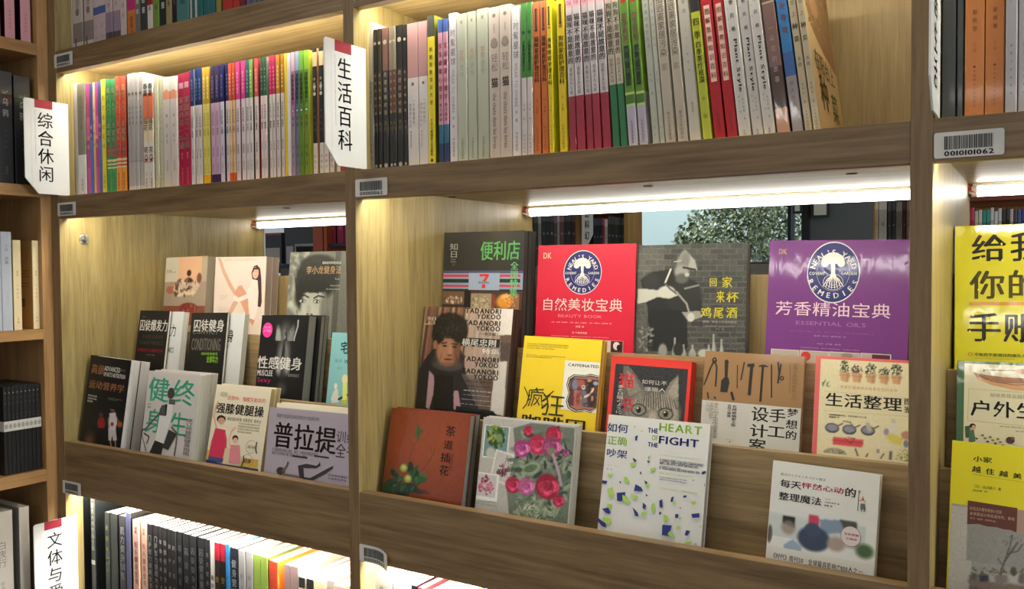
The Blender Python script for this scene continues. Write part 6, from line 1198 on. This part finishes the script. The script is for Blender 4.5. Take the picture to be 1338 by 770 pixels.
FR = [(487, 513, .212, wr, 'thick silvery shrink-wrapped book at the left of the lower middle row'), (515, 538, .209, wr, 'thick silvery shrink-wrapped book beside the black spine below'), (539, 545.6, .207, bk2('茶书', (200, 200, 200)), 'black spine in the lower middle row'), (547.6, 556, .206, S([(1, (176, 50, 70))], [('花', .1, .3, WT, .5, 'v', 0)], (120, 30, 44)), 'rose red spine in the lower middle row')]
px_ = 557
for i, (wd, col) in enumerate([(9, (226, 222, 214)), (12, (210, 204, 190)), (10, (190, 196, 200)), (13, (222, 214, 200)), (9, (150, 60, 50)), (12, (200, 200, 196)), (11, (80, 90, 110)), (13, (216, 210, 196)), (12, (190, 170, 130)), (14, (206, 204, 200))]):
    FR.append((px_+.5, px_+wd, .2, S([(1, col)], [('生活', .1, .4, K, .4, 'v', 0)], (224, 218, 206)), f'spine below the lip, {ORD[i]} right of the rose red one')); px_ += wd
place_row(FR, -.70, 'books on the lower middle shelf')

# ============================================================ BOOKS IN THE CORNER BOOKCASE (spines face +X)
def corner_book(px0, px1, pyb, H, z, st, label, X=-1.742, D=.15, group='books in the corner bookcase', page=(210, 204, 192)):
    y0 = onX(px0, pyb, X)[1]; y1 = onX(px1, pyb, X)[1]
    segs, texts, side, mat, dots = st
    M = Matrix.Translation((X, y0, E_+z+.0006)) @ Matrix.Rotation(math.pi/2, 4, 'Z')
    o = spine_book(y1-y0, H, D, segs, texts, side, page, mat, M, dots=dots); tag(o, label, 'book', group); return o
pk = S([(1, (206, 150, 160))], [('繁花', .2, .45, (120, 70, 84), .4, 'v', 0), ('作家出版社', .7, .9, (150, 100, 110), .2, 'v', 0)], (60, 24, 40), M_WRAP)
corner_book(-14, 0.8, 45, .2, .4615, pk, 'pink wrapped book cut off by the left picture edge at top'); corner_book(6.8, 20, 46, .2, .4615, pk, 'pink wrapped book, middle of three in the top corner compartment'); corner_book(27.5, 40.5, 49, .2, .4615, pk, 'pink wrapped book nearest the upright in the top corner compartment')
wg = S([(.2, (74, 76, 80)), (1, (44, 46, 50))], [('The', .17, .2, (150, 150, 150), .4, 'h', 0), ('乌鸦', .22, .42, (170, 170, 172), .42, 'v', 0), ('小说文集', .5, .7, (84, 86, 90), .12, 'v', 0), ('出版社', .84, .92, (90, 92, 96), .16, 'v', 0)], (26, 26, 28), M_WRAP)
corner_book(-18, -1, 239, .222, .176, wg, 'dark charcoal wrapped book cut off at the left picture edge'); corner_book(-.4, 18.8, 240, .220, .176, wg, 'dark charcoal wrapped book with silver title, left of its twin'); corner_book(21, 42, 241, .216, .176, wg, 'dark charcoal wrapped book half hidden by the 综合休闲 sign')
bw = S([(1, (176, 184, 198))], [('小说', .12, .2, (120, 124, 140), .3, 'v', 0), ('选集', .25, .33, (100, 106, 124), .4, 'v', 0), ('人民文学', .6, .75, (150, 156, 172), .2, 'v', 0)], (90, 96, 110), M_GLOSS)
crm = S([(1, (216, 200, 160))], [('散文集', .34, .4, (110, 90, 60), .3, 'v', 0), ('作家精选', .48, .66, (140, 116, 80), .2, 'v', 0), ('出版', .85, .93, (90, 70, 40), .24, 'v', 0)], (190, 150, 92), M_PAPER)
corner_book(-14, -1, 434, .2, -.1155, bw, 'blue white book cut off by the left picture edge'); corner_book(-.6, 3.6, 434, .196, -.1155, bw, 'narrow blue white spine at the left picture edge'); corner_book(3.9, 17.6, 433, .196, -.1155, bw, 'blue white book left of the cream ones')
corner_book(19, 29.6, 432, .180, -.1155, crm, 'cream book leaning nowhere beside the blue white one'.replace('leaning nowhere ', '')); b_ = corner_book(44.4, 52.8, 431, .180, -.1155, crm, 'cream book next to the upright, its tan back cover showing')
t = MB(); M_ = None
# tan back cover print of that book: barcode block and text lines on its -x face
for z0, z1, y0, y1, col in ((.045, .062, .03, .05, (120, 96, 66)), (.118, .1195, .012, .06, (130, 104, 70)), (.112, .1135, .012, .055, (130, 104, 70)), (.106, .1075, .012, .05, (130, 104, 70)), (.092, .0935, .014, .05, (130, 104, 70)), (.086, .0875, .014, .044, (130, 104, 70))):
    t.face([(-.0002, y0, z0), (-.0002, y0, z1), (-.0002, y1, z1), (-.0002, y1, z0)], col)
t.build('back_cover_print', M_FLAT, b_)
# boxed black set: nine volumes with a white paper band
n9 = 9
for i in range(n9):
    a = 6.6+(54.6-6.6)*i/n9; b = 6.6+(54.6-6.6)*(i+1)/n9
    st = S([(1, (30, 30, 33))], [('全集', .10, .22, (84, 84, 88), .4, 'v', 0), ('人民文集', .30, .45, (100, 100, 104), .34, 'v', 0), ('人民文学社', .72, .9, (78, 78, 82), .24, 'v', 0)], (20, 20, 22), M_GLOSS, ((.07, .16, (160, 160, 160)),))
    corner_book(a, b-.3, 620, .176, -.403, st, f'{["first", "second", "third", "fourth", "fifth", "sixth", "seventh", "eighth", "ninth"][i]} from the left of nine black volumes in a wrapped banded set', D=.13, group='black banded set of nine volumes', page=(120, 118, 112))
y0 = onX(6.2, 620, -1.742)[1]; y1 = onX(54.9, 620, -1.742)[1]
b = MB(); xf = -1.7408; zz0, zz1 = E_-.403+.088, E_-.403+.108
for (p, q) in (((xf, y0), (xf, y1)), ((xf, y1), (xf-.134, y1)), ((xf-.134, y1), (xf-.134, y0)), ((xf-.134, y0), (xf, y0))):
    b.face([(p[0], p[1], zz0), (q[0], q[1], zz0), (q[0], q[1], zz1), (p[0], p[1], zz1)], (196, 194, 190))
    nx, ny = (q[1]-p[1]), -(q[0]-p[0]); l = math.hypot(nx, ny); nx, ny = nx/l*.0005, ny/l*.0005
    b.face([(p[0]+nx, p[1]+ny, zz1), (q[0]+nx, q[1]+ny, zz1), (q[0]+nx, q[1]+ny, zz0), (p[0]+nx, p[1]+ny, zz0)], (196, 194, 190))
for i in range(n9):
    yc = y0+(y1-y0)*(i+.5)/n9
    b.face([(xf+.0012, yc+.0034*math.cos(t_), (zz0+zz1)/2+.0050*math.sin(t_)) for t_ in [k*math.pi/6 for k in range(12)]], (150, 148, 146))
tag(b.build('paper_band', M_FLAT), 'white patterned paper band around the nine black volumes', 'paper band')
wn = S([(.86, (204, 198, 190)), (1, (84, 34, 52))], [('白夜行', .26, .5, (130, 126, 120), .4, 'v', 0), ('南海出版', .62, .8, (150, 146, 140), .2, 'v', 0)], (150, 146, 138), M_PAPER)
corner_book(-8, 21.8, 900, .222, -.695, wn, 'white book lettered 白夜行 at the lower left corner'); corner_book(30.4, 43.6, 900, .222, -.695, S([(.86, (206, 200, 192)), (1, (84, 34, 52))], [], (150, 146, 138), M_PAPER), 'plain white book just left of the 文体 sign')
corner_book(-30, -9, 900, .222, -.695, wn, 'white book beyond the lower left corner')

# ============================================================ THE SHOP SEEN THROUGH THE OPEN BACK
def at(px, py, Y): v = onY(px, py, Y); return float(v[0]), float(v[2])+E_
def pbox(mb, px0, py0, px1, py1, Y, D, col, z0=None, z1=None):
    a = at(px0, py0, Y); b = at(px1, py1, Y); mb.box(a[0], b[0], Y, Y+D, z0 if z0 is not None else b[1], z1 if z1 is not None else a[1], col)
M_FARW = wood('far_bookcase_wood', 'z', (150, 112, 60), (206, 164, 98), .5, seed=21)
YF = 2.75
def far_books(specs, Y, H, zb, label, group, pfx=''):
    for i, (a, b, col) in enumerate(specs):
        x0 = at(a, 300, Y)[0]; x1 = at(b, 300, Y)[0]
        segs = [(.12, tuple(min(255, c+40) for c in col)), (1, col)]
        o = spine_book(x1-x0-.0006, H+hash01(a)*.012, .09, segs, [('书名', .2, .6, (200, 200, 200) if sum(col) < 300 else (70, 70, 70), .5, 'v', 0)], col, M=Matrix.Translation((x0, Y, zb)))
        tag(o, f'{ORD[i]} from the left: {label}', 'book', group)
fb = empty('bookcase', (0, YF, 0)); tag(fb, 'distant oak bookcase seen above the red book, holding dark spines', 'bookcase')
def fpart(name, px0, px1, z0, z1, D=.11, dy=-.01, mat=None):
    x0 = at(px0, 300, YF)[0]; x1 = at(px1, 300, YF)[0]; b = MB(); b.box(x0, x1, dy, D, z0, z1); return b.build(name, mat or M_FARW, fb, colors=False)
for a, b in ((688, 693), (753.5, 759.5), (817, 822.5)): fpart('upright', a, b, 0, 2.3)
zs_ = at(760, 281, YF)[1]
for z in (zs_-.235-.02, zs_+.03, zs_-.55): fpart('shelf_board', 693, 817, z, z+.02)
fpart('back_panel', 688, 822, .1, 2.3, D=.11, dy=.10)
far_books([(697, 703, (60, 60, 62)), (703, 707, (150, 148, 140)), (708, 713, (50, 54, 58)), (713, 718, (44, 48, 52)), (718, 724, (52, 54, 58)), (724, 728, (96, 70, 80)), (728, 731, (160, 162, 160)), (731, 737, (110, 76, 80)), (737, 740, (40, 40, 44)), (740, 747, (58, 60, 64)), (747, 752, (90, 60, 56))], YF, .235, zs_-.235, 'small dark spine on the distant bookcase, left compartment', 'books on the left part of the distant bookcase')
far_books([(775, 779, (56, 66, 78)), (779, 783, (50, 60, 74)), (783, 787, (44, 50, 62)), (787, 790, (170, 40, 66)), (790, 794, (190, 188, 186)), (794, 798.6, (56, 58, 62)), (798.6, 803, (48, 52, 56)), (803, 808, (60, 60, 62)), (808, 812, (52, 54, 58)), (812, 816, (80, 74, 72))], YF, .215, zs_-.235, 'small spine on the distant bookcase, right compartment', 'books on the right part of the distant bookcase')
so = empty('shelf_sign', (at(760.5, 300, YF-.03)[0], YF-.03, 0)); b = MB(); w_ = at(774.5, 300, YF-.03)[0]-at(760.5, 300, YF-.03)[0]
zt_ = at(765, 270, YF)[1]; zb_ = at(765, 318, YF)[1]
P_ = [(0, zb_-.01), (w_*.5, zb_-.01), (w_, zb_+.03), (w_, zt_+.02), (0, zt_+.02)]
b.face([(x, 0, z) for x, z in P_]); b.face([(x, .003, z) for x, z in P_[::-1]])
for p, q in zip(P_, P_[1:]+P_[:1]): b.face([(p[0], 0, p[1]), (p[0], .003, p[1]), (q[0], .003, q[1]), (q[0], 0, q[1])])
b.build('plate', M_ACR, so, colors=False)
t = MB(); ch = (zt_-zb_)/3.4
for i, c_ in enumerate('玄幻科幻'):
    for v, f in text_polys(c_, 1):
        for q in f: t.face([(w_*.26+v[a][0]*w_*.42, -.0006, zt_-.004-i*ch-ch*.8+v[a][1]*ch*.8+.03) for a in q], (40, 40, 40))
t.build('lettering', M_FLAT, so); tag(so, 'small distant white sign lettered 玄幻科幻 above the red book', 'sign')
# back wall, window with trees outside, framed panels painted as reflected light
YW = 4.3
def wallbox(name, px0, px1, mat, Y=YW, z0=0, z1=3.0, D=.1):
    return struct(plain(name, at(px0, 300, Y)[0], at(px1, 300, Y)[0], Y, Y+D, z0, z1, mat))
wallbox('wall_back', 1057, 1500, M_WGREY); struct(plain('wall_left', at(822, 300, YW)[0]-2.2, at(826, 300, YW)[0], YW, YW+.1, 0, 3, M_WGREY)); 
M_GLASS = solid('window_glass', (232, 240, 240), .02, trans=1.0, ior=1.02)
win = empty('window_1', (0, YW, 0)); win['kind'] = 'structure'
M_FRM = solid('window_frame_dark', (38, 42, 46), .4)
for a, b_, nm in ((822, 826, 'window_frame'), (1031, 1035.5, 'mullion'), (1049, 1058.5, 'mullion')):
    mb = MB(); mb.box(at(a, 300, YW)[0], at(b_, 300, YW)[0], -.03, .05, 0.3, 2.7); mb.build(nm, M_FRM, win, colors=False)
for a, b_ in ((826, 988), (988.6, 1031), (1035.5, 1049)):
    mb = MB(); mb.box(at(a, 300, YW)[0], at(b_, 300, YW)[0], .0, .008, 0.35, 2.65); mb.build('pane', M_GLASS, win, colors=False)
mb = MB(); mb.box(at(822, 300, YW)[0], at(1058, 300, YW)[0], -.03, .06, .3, .35); mb.build('window_sill', M_FRM, win, colors=False)
mb = MB(); mb.box(at(822, 300, YW)[0], at(1058, 300, YW)[0], -.03, .06, 2.65, 2.7); mb.build('window_head', M_FRM, win, colors=False)
def leafmat():
    m, nt, p = newmat('tree_leaves'); a = nt.nodes.new('ShaderNodeVertexColor'); a.layer_name = 'Col'
    nt.links.new(a.outputs[0], p.inputs['Base Color']); p.inputs['Roughness'].default_value = .35; return m
M_LEAF = leafmat()
def tree(pc, Y, rx, rz, zc, n, label, seed):
    r = random.Random(seed); x = at(pc, 300, Y)[0]; o = empty('tree', (x, Y, 0)); mb = MB()
    for _ in range(n):
        while True:
            a, b_, c = r.uniform(-1, 1), r.uniform(-1, 1), r.uniform(-1, 1)
            if a*a+b_*b_+c*c < 1: break
        p = Vector((a*rx*(1.25-.45*(c+1)/2*1.6), b_*.35, zc+c*rz)); s_ = r.uniform(.014, .03)
        d1 = Vector((r.uniform(-1, 1), r.uniform(-1, 1), r.uniform(-1, 1))).normalized(); d2 = d1.cross(Vector((r.random(), r.random(), r.random()))).normalized()
        g = r.choice([(104, 116, 84), (134, 142, 108), (80, 92, 64), (168, 174, 146), (120, 130, 92)])
        mb.face([p+d1*s_, p+d2*s_*.5, p-d1*s_, p-d2*s_*.5], g)
    f_ = mb.build('foliage', M_LEAF, o); f_['kind'] = 'stuff'
    t_ = MB(); t_.cyl((0, 0, 0), 'z', .05, zc, 10, (80, 62, 46), .03); t_.build('trunk', M_FLAT, o)
    tag(o, label, 'tree')
struct(plain('wall_facade', -7.5, -.8, 9.0, 9.2, 0, 5, M_WBLUE))
tree(905, 6.05, .26, .5, 1.32, 2600, 'smaller green tree outside the window, left of the others', 3)
tree(950, 6.95, .42, .85, 1.62, 6500, 'large green tree outside the window behind the bartender book', 5)
tree(1012, 7.8, .42, .85, 1.65, 6500, 'large green tree outside the window beside the dark mullions', 9)
for k, (a, b_, y0_, y1_, lb) in enumerate(((1036, 1048, 262, 279, 'small framed pale panel painted as reflected light between the dark window bars'), (1061, 1083, 260, 284, 'framed pale panel painted as reflected light on the grey wall above the purple book'))):
    Y = YW-.06; x0, zt = at(a, y0_-8, Y); x1, zb = at(b_, y1_, Y); o = empty('reflection_panel', (x0, Y, zb)); mb = MB(); W_, H_ = x1-x0, zt-zb  # bright patches of reflected light built as pale sheets in frames
    mb.box(0, W_, .006, .02, 0, H_, (50, 54, 58)); mb.build('frame', M_FLAT, o); mb = MB(); mb.box(.008, W_-.012, .002, .006, .012, H_-.008, (216, 218, 210)); mb.build('reflection_sheet', M_FLAT, o); tag(o, lb, 'painted reflection')
# books right of the grey wall
far2 = empty('bookcase', (0, 2.6, 0)); tag(far2, 'distant bookcase at right above the purple book with white and dark spines', 'bookcase')
def f2(name, px0, px1, z0, z1, dy, D, Y=2.6, mat=None, par=None):
    b = MB(); b.box(at(px0, 300, Y)[0], at(px1, 300, Y)[0], dy, D, z0, z1); return b.build(name, mat or M_FARW, par or far2, colors=False)
f2('upright', 1140.5, 1142.5, 0, 2.3, 0, .3); f2('upright', 1200, 1206, 0, 2.3, 0, .3); f2('back_panel', 1142, 1200, .1, 2.3, .28, .3)
zq = at(1160, 262, 2.6)[1]
f2('shelf_board', 1142, 1200, zq-.25, zq-.23, 0, .28); f2('shelf_board', 1142, 1200, zq+.04, zq+.06, 0, .28)
far_books([(1143, 1147.5, (206, 200, 186)), (1148, 1158.5, (204, 206, 206)), (1159.5, 1164.5, (60, 66, 70)), (1165, 1170, (52, 58, 62)), (1170.5, 1179, (130, 124, 122)), (1179.5, 1184, (110, 50, 50)), (1184.5, 1190, (190, 180, 170))], 2.62, .222, zq-.228, 'spine on the distant bookcase above the purple book, at its right end', 'books on the right distant bookcase')
# dark rail behind the back panel opening
mb = MB(); Yr = 1.78; a = at(990, 345, Yr)[1]; b_ = at(990, 358.5, Yr)[1]
mb.box(-1.9, .4, Yr, Yr+.03, b_-.03, a, (104, 104, 102)); mb.box(-1.9, .4, Yr-.002, Yr+.032, a, a+.004, (48, 46, 46)); rl = mb.build('trim_1', M_FLAT); struct(rl)
# far display seen in the left bay
YL = 2.4; xl0, xl1 = at(344, 320, YL)[0]-.3, at(456, 320, YL)[0]+.1
dk_ = empty('display_stand', (0, YL, 0)); tag(dk_, 'distant dark display stand seen above the left display bay', 'display stand')
def dp(name, px0, px1, z0, z1, dy, D, mat, py=320):
    b = MB(); b.box(at(px0, py, YL)[0], at(px1, py, YL)[0], dy, D, z0, z1); return b.build(name, mat, dk_, colors=False)
M_CHAR = solid('charcoal_laminate', (72, 74, 80), .5); M_BLU = solid('dark_blue_ledge', (30, 46, 66), .5); M_ORG = solid('orange_brown_post', (176, 82, 44), .5)
dp('back_panel', 300, 470, .1, 2.4, .3, .32, M_CHAR); zl_ = at(390, 345, YL)[1]; dp('ledge', 300, 470, zl_-.035, zl_, -.02, .3, M_BLU); dp('upright', 411.5, 424, .1, 2.4, -.01, .3, M_ORG); dp('upright', 425.5, 429.5, .1, 2.4, -.01, .3, M_ORG); dp('upright', 374.5, 384.5, .1, 2.4, .2, .3, solid('grey_post', (86, 84, 92), .5))
def flat_item(name, cat, lab, px0, py0, px1, py1, dy, T_, fn):
    x0, zt = at(px0, py0, YL+dy); x1, zb = at(px1, py1, YL+dy); o = empty(name, (x0, YL+dy, zb)); fn(o, x1-x0, zt-zb, T_); tag(o, lab, cat)
def it1(o, W_, H_, T_):
    m1 = MB(); m1.box(0, W_, 0, T_, 0, H_, (60, 62, 76)); m1.build('cover', M_GLOSS, o); m2 = MB(); m2.face([(W_*.04, -.0004, H_*.05), (W_*.9, -.0004, H_*.05), (W_*.9, -.0004, H_*.52), (W_*.04, -.0004, H_*.52)], (186, 176, 176)); m2.face([(0, -.0004, H_*.93), (W_, -.0004, H_*.93), (W_, -.0004, H_), (0, -.0004, H_)], (170, 80, 50)); m2.build('cover_print', M_FLAT, o)
flat_item('book', 'book', 'far face-out dark blue book with pale lower half, behind the yoga book', 346.5, 305, 368, 345, 0, .02, it1)
def it2(o, W_, H_, T_): m1 = MB(); m1.box(0, W_, 0, T_, 0, H_, (176, 168, 182)); m1.build('sheet', M_FLAT, o)
flat_item('leaflet', 'leaflet', 'far small pale leaflet left of the white framed screen', 374, 322, 383, 345, 0, .004, it2)
def it3(o, W_, H_, T_):
    m1 = MB(); e = .01; m1.box(0, W_, 0, T_, 0, H_, (180, 182, 184)); m1.build('frame', M_FLAT, o); m2 = MB(); m2.box(e, W_-e, -.002, 0, e, H_-e, (22, 24, 26)); m2.build('screen', M_GLOSS, o)
flat_item('monitor', 'monitor', 'far black screen with white frame behind the left display bay', 385, 319, 412, 346, .05, .02, it3)
zb5 = at(440, 318, YL)[1]; dp('shelf_board', 430, 470, zb5-.012, zb5, 0, .3, M_BLU)
for a, b_ in ((430.5, 438.6), (440.5, 449), (450, 459)):
    x0 = at(a, 318, YL+.02)[0]; x1 = at(b_, 318, YL+.02)[0]
    o = spine_book(x1-x0, .2, .13, [(1, (160, 44, 84))], [('花', .5, .9, (220, 150, 170), .5, 'v', 0)], (110, 20, 54), M=Matrix.Translation((x0, YL+.02, zb5))); tag(o, f'{ORD[int((a-430)/9.5)]} far magenta spine right of the orange post, left display bay', 'book', 'far magenta books')
# coloured row seen in the right bay
YR = 2.3; rs_ = empty('bookcase', (0, YR, 0)); tag(rs_, 'distant bookcase at the right edge holding small colourful spines', 'bookcase')
zc_ = at(1300, 269, YR)[1]
x0, x1 = at(1240, 270, YR)[0], at(1420, 270, YR)[0]
mb = MB(); mb.box(x0, x1, -.02, .28, zc_+.012, zc_+.034); mb.build('shelf_board', solid('red_shelf_edge', (150, 84, 74), .5), rs_, colors=False)
mb = MB(); mb.box(x0, x1, -.02, .28, zc_-.27, zc_-.25); mb.build('shelf_board', M_FARW, rs_, colors=False); mb = MB(); mb.box(x0, x1, .26, .28, .1, 2.3); mb.build('back_panel', M_FARW, rs_, colors=False)
cols = [(90, 96, 100), (206, 60, 96), (196, 56, 90), (180, 186, 160), (206, 200, 190), (40, 140, 134), (44, 150, 140), (196, 200, 206), (206, 206, 210), (196, 200, 204), (40, 44, 44), (36, 40, 40), (190, 170, 180), (60, 60, 64), (60, 80, 140), (50, 66, 126), (60, 76, 130), (150, 60, 60), (170, 150, 60)]
x_ = 1258
sp_ = []
for c_ in cols: sp_.append((x_, x_+4.9, c_)); x_ += 5.1
far_books(sp_, YR, .236, zc_-.249, 'small colourful spine on the distant shelf at the right edge', 'books on the distant right shelf')
